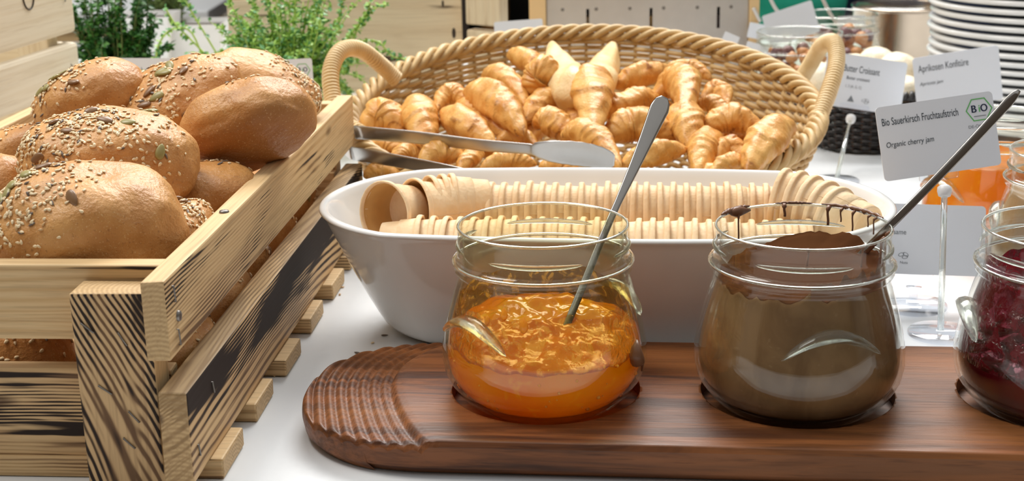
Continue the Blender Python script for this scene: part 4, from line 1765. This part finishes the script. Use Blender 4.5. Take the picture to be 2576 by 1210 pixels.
def card(label, ctr, rot_deg, yaw=0, pitch=16, wdt=CW, tint=None):
    """flat plastic card; rot_deg turns it in its own plane, pitch leans it back"""
    c = thing('price_card', label, 'card', ctr)
    base = Matrix.Rotation(radians(yaw), 3, 'Z') @ Matrix.Rotation(radians(90 - pitch), 3, 'X') @ Matrix.Rotation(radians(rot_deg), 3, 'Z')
    c.rotation_euler = base.to_euler()
    s = wdt / CW
    c.scale = (s, s, s)
    prism('card_sheet', rrect(CW, CH, .0032), -.0004, .0004, M_CARD, c)
    return c


def clip_stand(label, ctr, base_xy, knob=True, disc=.022, toward=None):
    """acrylic clip, white ball joint, clear rod and disc foot"""
    s = thing('card_stand', label, 'card stand', (base_xy[0], base_xy[1], 0))
    inv = wm(s).inverted()
    c0 = inv @ V(ctr)
    lathe('foot', [(.0001, .0004), (disc, .0004), (disc, .0022), (disc - .001, .003), (.004, .0036), (.0001, .0036)], M_ACRYL, s, 48)
    kb = c0 + V((0, 0, -.010))
    if knob:
        tube('rod', [(0, 0, .003), V((0, 0, .003)).lerp(kb, .5), kb], .0022, M_THICK, s, 12)
        d = kb.normalized()
        tube('joint_knob', [kb - d * .004, kb - d * .003, kb, kb + d * .003, kb + d * .0045], [.0020, .0042, .0050, .0048, .003], M_KNOB, s, 16)
    return s


# cherry jam card
cc = atY(2360, 343, .968)
C1 = card('white card reading Bio Sauerkirsch Fruchtaufstrich, Organic cherry jam', cc, 7.2, 0, 14, .0815)
text_mesh('lettering', 'Bio Sauerkirsch Fruchtaufstrich', .0078, .57, M_INK, C1, -.0395, .0130)
text_mesh('lettering', 'Organic cherry jam', .0056, .80, M_INK, C1, -.0385, -.0030, shear=.12)
bio_mark(C1, .0318, .0150, .0098)
text_mesh('lettering', 'DE-ÖKO-039', .0030, 1.1, M_GREYINK, C1, .0318, .0022, align='CENTER')
p = atY(2377, 468, .962)
st = clip_stand('tall clear card stand with white ball joint holding the cherry jam card', (p.x, p.y, p.z + .006), (.2895, .915))
q = atY(2362, 440, .966)
o = box('clip', (.027, .005, .007), (0, 0, 0), M_ACRYL, st, bev=.001)
o.location = V(q) - st.location; o.rotation_euler = (0, radians(-7.2), 0)

# croissant card
cc = atY(2174, 210, 1.44)
C2c = card('white card reading Butter Croissant beside the right basket handle', cc, -10.5, 8, 12)
text_mesh('lettering', 'Butter Croissant', .0098, .58, M_INK, C2c, -.024, .0098)
text_mesh('lettering', 'Butter croissant', .0048, .8, M_INK, C2c, -.020, .0020, shear=.2)
text_mesh('lettering', '1, 2 (A, G, C)', .0040, .8, M_GREYINK, C2c, -.020, -.0062)
nut_icon(C2c, .004, -.0175, .0042)
tri = [(-.012 + .0042 * cos(radians(a)), -.0180 + .0042 * sin(radians(a))) for a in (90, 210, 330)]
prism('wheat_symbol', tri, .0004, .0006, M_GREYINK, C2c)
p = atY(2140, 300, 1.42)
st = clip_stand('clear card stand with white knob holding the croissant card', (p.x, p.y, p.z + .010), (atZ(2104, 458, 0).x, atZ(2104, 458, 0).y))
q = atY(2148, 272, 1.432)
o = box('clip', (.030, .006, .008), (0, 0, 0), M_ACRYL, st, bev=.001)
o.location = V(q) - st.location; o.rotation_euler = (0, radians(10), 0)

# apricot card
cc = atY(2409, 198, 1.41)
C3 = card('greyish card reading Aprikosen Konfitüre, Apricots jam, in front of the plates', cc, 7.8, 0, 4)
text_mesh('lettering', 'Aprikosen Konfitüre', .0100, .60, M_INK, C3, -.038, .0120)
text_mesh('lettering', 'Apricots jam', .0050, .9, M_INK, C3, -.038, -.0015, shear=.2)
p = atY(2412, 262, 1.40)
st = clip_stand('clear card stand hidden behind the cherry jam card, holding the apricot card', (p.x, p.y, p.z), (p.x, 1.40))

# low nut card behind the cherry stand
cc = atY(2338, 603, .985)
C4 = card('white card ending in Sesame with a nut symbol, low behind the cherry jar', cc, -3, 0, 18, .080)
text_mesh('lettering', 'Sesame', .0054, .9, M_GREYINK, C4, -.0385 + .006, .0035)
nut_icon(C4, -.0195, -.0125, .0042)
text_mesh('lettering', 'Nuts', .0028, 1.1, M_GREYINK, C4, -.0225, -.0190)
st = thing('card_stand', 'low clear acrylic foot holding the nut card', 'card stand', (cc.x - .012, .975, 0))
lathe('foot', [(.0001, .0004), (.024, .0004), (.0245, .0016), (.0235, .003), (.004, .0036), (.0001, .0036)], M_ACRYL, st, 48)
lathe('stem', [(.0001, .003), (.0045, .003), (.003, .006), (.003, .012), (.0055, .015), (.0001, .015)], M_ACRYL, st, 24)
box('clip', (.030, .006, .009), (0, .004, .018), M_ACRYL, st, bev=.001)

# roll cards behind the crate
cc = atY(350, 212, 1.36)
C5 = card('white card reading Bio Roggenbrötchen above the back left roll', cc, -1.3, 0, 8, .0790)
text_mesh('lettering', 'Bio Roggenbrötchen', .0098, .60, M_INK, C5, -.0375, .0108)
bio_mark(C5, .0320, .0150, .0085)
st = clip_stand('card stand behind the bread crate under the roll card', (cc.x, cc.y + .004, cc.z - .02), (cc.x, 1.37))
cc = atY(703, 205, 1.36)
C6 = card('white card with a green hexagon mark behind the highest roll', cc, 2.0, 0, 8, .0650)
bio_mark(C6, .0300, .0125, .0100)
text_mesh('lettering', 'DE-ÖKO-039', .0036, 1.0, M_GREYINK, C6, .0300, -.0030, align='CENTER')
st = clip_stand('card stand behind the highest roll', (cc.x, cc.y + .004, cc.z - .02), (cc.x, 1.37))

# blank blurred card backs
for (px, py, y, rot, wdt, lab, wire) in (
        (1990, 60, 1.72, 17, .062, 'blank grey card back tilted in front of the green cloth', ((1934, -12), (1950, 20), (1972, 48))),
        (1912, 80, 1.78, -12, .030, 'narrow blank card just right of the steel panel', ((1895, 20), (1905, 40), (1912, 55))),
        (2142, 62, 1.86, 2, .036, 'blank card back left of the steel pot', ((2066, -10), (2092, 40), (2125, 82))),
        (1903, 128, 1.62, -16, .026, 'small blank card above the basket rim below the narrow one', None),
        (1838, 98, 1.60, -24, .018, 'tiny blank card above the basket rim against the steel panel', None),
        (1306, 90, 1.62, 3, .055, 'blank card back between the weathered crate and the steel panel', None)):
    cc = atY(px, py, y)
    c = card(lab, cc, rot, 0, 6, wdt)
    st = thing('card_stand', 'stand of the ' + lab, 'card stand', (cc.x, y + .004, 0))
    lathe('foot', [(.0001, .0004), (.018, .0004), (.018, .003), (.0001, .003)], M_ACRYL, st, 32)
    tube('rod', [(0, 0, .003), (0, 0, max(.006, cc.z - wdt * .25))], .0018, M_THICK, st, 8)
    if wire:
        tube('wire', [V(p_) - st.location for p_ in catmull([atY(a_, b_, y + .005) for a_, b_ in wire], 12)], .0022, M_WIREW, st, 8)

# ------------------------------------------------------------------ black basket with rolls
bb = V((atY(2178, 330, 1.52).x, 1.52, 0))
KB = thing('black_basket', 'round black wicker basket of pale rolls behind the croissant card', 'basket', bb)
NS2 = 44


def kpt(a, t):
    r = .054 + .007 * sin(t * pi * .6)
    return V((r * 1.12 * cos(a), r * sin(a), .003 + .056 * t))


for k in range(NS2):
    a = 2 * pi * k / NS2
    tube('stake', [kpt(a, i / 5) for i in range(6)], .0012, M_BROWNW, KB, 5)
for rw in range(15):
    pts = []
    for i in range(NS2 * 4):
        a = 2 * pi * i / (NS2 * 4)
        p = kpt(a, .02 + rw / 14.5)
        ph = (i % 8) / 8 * 2 * pi + (pi if rw % 2 else 0)
        pts.append(p + V((cos(a), sin(a), 0)) * (.0022 * sin(ph)))
    tube('weaver_strand', pts, .0019, M_BLACKW, KB, 6, True, up=(0, 0, 1))
for q in range(2):
    tube('rim_braid', [kpt(2 * pi * i / 200, 1.05) + V((cos(2 * pi * i / 200), sin(2 * pi * i / 200), 0)) * .003 * cos(i * .9 + q * pi) + V((0, 0, .003 * sin(i * .9 + q * pi))) for i in range(200)], .0026, M_BLACKW, KB, 6, True, up=(0, 0, 1))
lathe('base_weave', [(.0001, .0015), (.052, .0015), (.054, .004), (.0001, .005)], M_BLACKW, KB, 40)
M_CREAM = m_crust('pale_roll_crust', (.93, .83, .64), (.88, .70, .45), (.62, .32, .11))


def pale_roll(lab, px, py, y, dims):
    me = roll_mesh(dims, px * .01, 4).copy()
    me.materials.clear(); me.materials.append(M_CREAM)
    o = bpy.data.objects.new('pale_roll', me); COL.objects.link(o)
    o.location = atY(px, py, y)
    o.rotation_euler = (.1, RW.uniform(-.2, .2), RW.uniform(0, 3))
    tag(o, lab, 'bread roll', 'pale rolls in the black basket')


for a_ in (('pale roll peaking between the croissant card and the apricot card', 2258, 190, 1.53, (.026, .024, .024)),
           ('pale roll behind the top of the croissant card, left of the tallest', 2205, 170, 1.55, (.024, .022, .022)),
           ('pale roll seen through the right basket handle', 2058, 208, 1.50, (.023, .022, .022)),
           ('pale roll hidden behind the croissant card, upper', 2130, 195, 1.56, (.028, .026, .026)),
           ('pale roll hidden behind the croissant card, lower', 2168, 225, 1.50, (.030, .026, .022)),
           ('browned roll low in the black basket beside the apricot card', 2278, 232, 1.505, (.018, .020, .018))):
    pale_roll(*a_)

# ------------------------------------------------------------------ plates
PX = .4779 + .128
prof = [(.0001, .0035), (.060, .0035), (.066, .0010), (.070, .0010), (.0735, .0040), (.090, .0056), (.118, .0094), (.1255, .0100), (.1275, .0115), (.1280, .0130), (.1272, .0146), (.1250, .0153), (.118, .0150), (.090, .0098), (.074, .0072), (.069, .0062), (.0001, .0062)]
pv, pf = lathe_data(prof, 96)
pmesh = bpy.data.meshes.new('plate')
pmesh.from_pydata(pv, [], pf)
pmesh.materials.append(M_PORC)
for p_ in pmesh.polygons: p_.use_smooth = True
NPL = 20
num = ['bottom', 'second', 'third', 'fourth', 'fifth', 'sixth', 'seventh', 'eighth', 'ninth', 'tenth', 'eleventh', 'twelfth', 'thirteenth', 'fourteenth', 'fifteenth', 'sixteenth', 'seventeenth', 'eighteenth', 'second from the top', 'topmost']
for i in range(NPL):
    o = bpy.data.objects.new('plate', pmesh); COL.objects.link(o)
    o.location = (PX + .0015 * sin(i * 2.1) - .0003 * i, 1.60 + .001 * cos(i * 1.7), .0002 + i * .0092)
    tag(o, 'white plate in the tall stack at the right, ' + num[i] + ('' if i > 17 else ' counted from the table'), 'plate', 'white plates in the tall stack')

# ------------------------------------------------------------------ steel pot
pc = V((.528, 1.90, .0005))
POT = thing('steel_pot', 'polished steel pot with a glass-like rim left of the plate stack', 'pot', pc)
lathe('pot_wall', [(.0001, .001), (.066, .001), (.069, .003), (.0695, .006), (.0695, .098), (.0715, .1005), (.0725, .102), (.0715, .1035), (.0690, .1025), (.0675, .100), (.0675, .006), (.0001, .004)], M_POTS, POT, 72)
lathe('lid', [(.0668, .1015), (.064, .1045), (.040, .1065), (.0001, .107)], M_GLASS, POT, 64)

# ------------------------------------------------------------------ steel fronted box
bx = atY(1628, 60, 1.80)
SB = thing('steel_fronted_dispenser', 'box with a slotted steel front between tan wooden sides, behind the basket', 'dispenser', (bx.x, 1.80, 0), (0, 0, radians(-1.5)))
M_PANEL = plain('satin_steel_panel', (.60, .58, .55), .42, .85)


def slot_panel():
    bm = boxbm(.252, .003, .24, .0005, 1)
    me = bpy.data.meshes.new('front_panel'); bm.to_mesh(me); bm.free()
    o = link('front_panel', me, M_PANEL, None, smooth=False)
    cbm = bmesh.new()
    for x in (-.0745, 0.0045, .0885):
        bmesh.ops.create_cube(cbm, size=1, matrix=Matrix.Translation((x, 0, .105 - .1225)) @ Matrix.Diagonal((.0038, .02, .0265, 1)))
    cme = bpy.data.meshes.new('c'); cbm.to_mesh(cme); cbm.free()
    cobj = bpy.data.objects.new('c', cme); COL.objects.link(cobj)
    md_ = o.modifiers.new('b', 'BOOLEAN'); md_.object = cobj; md_.solver = 'EXACT'
    bpy.context.view_layer.update()
    r_ = bpy.data.meshes.new_from_object(o.evaluated_get(bpy.context.evaluated_depsgraph_get()))
    o.modifiers.clear(); o.data = r_
    bpy.data.objects.remove(cobj)
    return o


pn = slot_panel(); pn.parent = SB; pn.location = (0, -.002, .1225)
box('side_panel', (.021, .16, .25), (-.1370, .07, .126), M_TAN, SB, bev=.001)
box('side_panel', (.012, .16, .25), (.1325, .07, .126), M_TAN, SB, bev=.001)
box('back_panel', (.252, .01, .25), (0, .145, .126), M_DARKWOOD, SB, bev=.001)
box('top_panel', (.252, .15, .01), (0, .07, .246), M_TAN, SB, bev=.001)
for x, mt in ((-.0745, M_TAN), (.0045, plain('amber_filling', (.70, .36, .02), .4)), (.0885, plain('dark_filling', (.05, .008, .01), .4))):
    box('filling_column', (.03, .03, .09), (x, .022, .062), mt, SB, bev=.001)
for x in (-.106, -.064, -.022, .020, .062, .104):
    for z in (.118, .045):
        o = sc.build('screw', M_NAIL, SB); o.location = (x, -.0036, z); o.rotation_euler = (pi / 2, 0, 0); o.scale = (.75,) * 3

# ------------------------------------------------------------------ background
DK = thing('dark_shelf_unit', 'dark wooden shelf unit with a few warm glints in the background', 'shelf', (.15, 3.3, -.75))
box('back_panel', (1.4, .02, 1.6), (0, .2, .8), M_DARKWOOD, DK)
for x in (-.7, -.25, .25, .7):
    box('upright', (.03, .4, 1.6), (x, 0, .8), M_DARKWOOD, DK)
for z in (.05, .4, .62, .84, 1.1, 1.5):
    box('shelf_board', (1.4, .4, .02), (0, 0, z), M_DARKWOOD, DK)
M_WARM = plain('warm_bottle', (.30, .14, .04), .4)
for i in (3, 4, 5, 6):
    x = -.6 + i * .105
    b = thing('dark_bottle', 'warm-toned bottle blurred on the dark shelf unit', 'bottle', (.15 + x, 3.2, -.75 + (.632, .412)[i % 2]), group='bottles on the dark shelf')
    b.location.z += .0005
    lathe('bottle_body', [(.0001, 0), (.032, 0), (.034, .01), (.034, .09), (.014, .12), (.013, .16), (.0001, .16)], M_WARM, b, 20)


def cloth(name, label, x0, x1, y, z0, z1, mat, amp, fr, sd, cat='cloth'):
    vs, fs = [], []
    nu, nv = 60, 60
    for side in (0, 1):
        for i in range(nu + 1):
            for j in range(nv + 1):
                u_, v_ = i / nu, j / nv
                x = x0 + (x1 - x0) * u_
                z = z0 + (z1 - z0) * v_
                d = amp * sin(v_ * fr + 2.5 * u_ * sin(v_ * 3) + sd) + amp * .8 * noise.noise(V((u_ * 3, v_ * 5, sd)))
                roundy = .10 * max(0.0, 1 - (2 * u_ - 1) ** 2) ** .5 if 0 < u_ < 1 else 0
                vs.append((x, y + (d - roundy if side == 0 else roundy + .01), z))
    n1 = nv + 1
    off = (nu + 1) * n1
    for i in range(nu):
        for j in range(nv):
            a = i * n1 + j
            fs.append((a, a + n1, a + n1 + 1, a + 1))
            fs.append((off + a, off + a + 1, off + a + n1 + 1, off + a + n1))
    for j in range(nv):
        fs.append((j, j + 1, off + j + 1, off + j)); b_ = nu * n1 + j
        fs.append((b_, off + b_, off + b_ + 1, b_ + 1))
    for i in range(nu):
        a = i * n1; fs.append((a, off + a, off + a + n1, a + n1))
        a = i * n1 + nv; fs.append((a, a + n1, off + a + n1, off + a))
    return tag(mesh(name, vs, fs, mat), label, cat)


cloth('green_cloth', 'crumpled emerald green cloth hanging in the background behind the cards', .36, .585, 2.50, -.45, .35, M_GREENCLOTH, .018, 42, 1)
cloth('navy_cloth', 'dark navy cloth hanging above the steel pot in the background', .60, 1.02, 2.60, -.45, .35, M_NAVYCLOTH, .01, 12, 2)
cloth('maroon_cloth', 'dark maroon cloth hanging behind the plate stack', 1.06, 1.5, 2.62, -.45, .35, M_MAROON, .01, 10, 3)

# ------------------------------------------------------------------ plants
def leafquad(mb, p, d, n, L, Wd):
    d = d.normalized(); s = d.cross(n).normalized(); n2 = s.cross(d)
    a = p
    b = p + d * L * .5 + s * Wd + n2 * L * .06
    c = p + d * L + n2 * (-L * .08)
    e = p + d * L * .5 - s * Wd + n2 * L * .06
    m = p + d * L * .5 - n2 * L * .05
    mb.add([a, b, c, e, m], [(0, 1, 4), (1, 2, 4), (2, 3, 4), (3, 0, 4)])


def herb(label, base, height, radius, nstem, leafmats, stemmat, leafL, leafW, per, rnd, droop=.3, pot=True, cat='plant', lean=(0, 0), name='potted_herb', pr=.042):
    root = thing(name, label, cat, base)
    ph = .07
    if pot:
        lathe('pot', [(.0001, .0005), (pr * .75, .0005), (pr, ph), (pr + .002, ph + .001), (pr + .002, ph + .004), (pr - .003, ph + .004), (pr - .004, ph - .006), (.0001, ph - .006)], M_POT, root, 32)
        lathe('soil', [(.0001, ph - .003), (pr - .0045, ph - .005)], M_SOIL, root, 24)
    st_ = MB()
    lbs = [MB() for _ in leafmats]
    for s in range(nstem):
        a = rnd.uniform(0, 2 * pi); q = sqrt(rnd.random())
        b0 = V((pr * .7 * q * cos(a), pr * .7 * q * sin(a), ph - .006 if pot else 0))
        top = V((radius * q * cos(a) * rnd.uniform(.7, 1.25) + lean[0], radius * q * sin(a) * rnd.uniform(.5, .9) + lean[1], height * rnd.uniform(.45, 1.0) * (1 - .28 * q * q)))
        mid = b0.lerp(top, .5) + V((rnd.uniform(-.01, .01), rnd.uniform(-.01, .01), height * .12))
        if rnd.random() < droop:
            top.z -= height * .25
        pts = bez([b0, mid, top], 9)
        st_.tube(pts, [.0011 - .0007 * i / 8 for i in range(9)], 4)
        for i in range(per):
            t = rnd.uniform(.18, 1.0)
            k_ = t * 8; i0 = min(7, int(k_))
            p = pts[i0].lerp(pts[i0 + 1], k_ - i0)
            for sg in (1, -1):
                dd = V((rnd.gauss(0, 1), rnd.gauss(0, 1), rnd.gauss(.3, .6)))
                if dd.length < .1: continue
                leafquad(rnd.choice(lbs), p, dd, V((rnd.gauss(0, .5), rnd.gauss(0, .5), 1)), leafL * rnd.uniform(.6, 1.2), leafW * rnd.uniform(.7, 1.2))
    o = st_.build('stems', stemmat, root); o['kind'] = 'stuff'
    for m_2, l_ in zip(leafmats, lbs):
        o = l_.build('foliage', m_2, root, smooth=False); o['kind'] = 'stuff'
    return root


RP = random.Random(21)
p = atY(272, 200, 1.52)
herb('dense dark green bushy herb behind the pale crate', (p.x, 1.56, .0005), .225, .052, 130, [M_LEAFD, M_LEAFD, M_LEAFM], M_STEMD, .0085, .0027, 26, RP, .35, pr=.034)
p = atY(715, 200, 1.50)
THY = herb('airy light green thyme with long straggling shoots behind the rolls', (p.x, 1.52, .0005), .215, .098, 190, [M_LEAFL, M_LEAFL, M_LEAFT], M_STEML, .0070, .0023, 24, RP, .45, pr=.045)
# long straggling shoots to the right and left of the thyme
root = THY
stm, lf, lf2 = MB(), MB(), MB()
for pl in (((820, 190), (880, 90), (945, 20), (975, 12)), ((840, 180), (900, 110), (950, 105), (985, 140), (1020, 148)), ((830, 190), (870, 175), (882, 150)), ((800, 200), (850, 60), (860, 10), (865, -20)),
           ((520, 170), (480, 80), (430, 75), (400, 110), (392, 150)), ((560, 160), (500, 60), (470, 10), (455, -15)), ((540, 160), (470, 90), (440, 60), (415, 20)), ((850, 190), (905, 60), (925, 30), (930, 5))):
    pts = [q_ - root.location for q_ in catmull([atY(a_, b_, 1.52) for a_, b_ in pl], 18)]
    pts = [V((q_.x, q_.y, max(q_.z, .01))) for q_ in pts]
    stm.tube(pts, .0011, 5)
    for i in range(4, 18):
        for sg in range(3):
            leafquad(RP.choice((lf, lf2)), pts[i], V((RP.gauss(0, 1), RP.gauss(0, 1), RP.gauss(.2, .8))), V((0, -.5, 1)), RP.uniform(.004, .008), .0023)
base_ = atY(820, 205, 1.52) - root.location
stm.tube([base_ + V((0, 0, -base_.z + .002)), base_], .0012, 5)
b2_ = atY(545, 175, 1.52) - root.location
stm.tube([b2_ + V((0, 0, -b2_.z + .002)), b2_], .0012, 5)
o = stm.build('long_shoots', M_STEML, root); o['kind'] = 'stuff'
o = lf.build('foliage', M_LEAFT, root, smooth=False); o['kind'] = 'stuff'
o = lf2.build('foliage', M_LEAFL, root, smooth=False); o['kind'] = 'stuff'
# white planters further back
for (px, y, hh, sz, lab) in ((372, 1.95, .105, .040, 'white square planter behind the dark herb'), (500, 1.98, .090, .040, 'white square planter behind the thyme')):
    x = atY(px, 120, y).x
    t_ = thing('square_planter', lab, 'planter', (x, y, .0005))
    bm = bmesh.new()
    r0 = bmesh.ops.create_cube(bm, size=1)
    for v in bm.verts:
        k_ = sz * (1.0 if v.co.z > 0 else .72)
        v.co = V((v.co.x * 2 * k_, v.co.y * 2 * k_, (v.co.z + .5) * hh))
    topf = [f for f in bm.faces if f.normal.z > .9]
    ri = bmesh.ops.inset_region(bm, faces=topf, thickness=.004)
    for f in topf:
        for v in f.verts: v.co.z -= .010
    bmobj('planter_wall', bm, M_POT, t_, smooth=False)
    box('soil', (sz * 1.85, sz * 1.85, .004), (0, 0, hh - .009), M_SOIL, t_, bev=0)
x = atY(430, 60, 2.05).x
herb('olive green blurred plant between the two white planters', (x, 2.02, .0005), .20, .034, 70, [M_OLIVE, M_OLIVE], M_STEMD, .011, .0014, 22, RP, .1, pr=.030, name='potted_plant')
# pale sideboard far away behind the herbs
SBd = thing('far_sideboard', 'pale blurred sideboard far away behind the planters', 'sideboard', (-1.46, 3.4, -.75))
box('cabinet_body', (1.5, .4, .66), (0, 0, .35), M_TAN, SBd, bev=.005)
box('worktop', (1.6, .45, .03), (0, 0, .70), M_POT, SBd, bev=.003)
for x in (-.5, 0, .5):
    box('door', (.46, .02, .6), (x, -.21, .35), M_POT, SBd, bev=.003)

# ------------------------------------------------------------------ crumbs on the table
for i, (px, py, mt) in enumerate(((968, 843, SUN), (943, 887, SUN), (898, 887, SUN), (937, 862, SES), (690, 945, SES), (862, 722, SESD), (855, 740, SESD), (2090, 445, SES))):
    q = atZ(px, py, .0008)
    if i == 7: continue
    o = bpy.data.objects.new('fallen_seed', mt.copy() if False else mt); COL.objects.link(o)
    o.location = q
    o.rotation_euler = (0, 0, i * 1.3)
    lab = ['dark fallen seed on the table nearest the dish foot', 'dark fallen seed on the table, middle of the three dark ones', 'dark fallen seed on the table, left of the three dark ones', 'pale fallen sesame seed among the dark seeds by the dish',
           'pale fallen sesame seed beside the crate slats', 'toasted fallen seed between crate and dish, upper', 'toasted fallen seed between crate and dish, lower'][i]
    tag(o, lab, 'seed', 'fallen seeds on the table')

tr_ = thing('paper_cup', 'little white paper baking cup showing between the crate rails', 'paper cup', (-.1975, .7265, .0125))
lathe('cup_wall', [(.0001, 0), (.0095, 0), (.0125, .041), (.0132, .0425), (.0122, .042), (.0090, .001), (.0001, .001)], M_KNOB, tr_, 32)
bpy.context.view_layer.update()
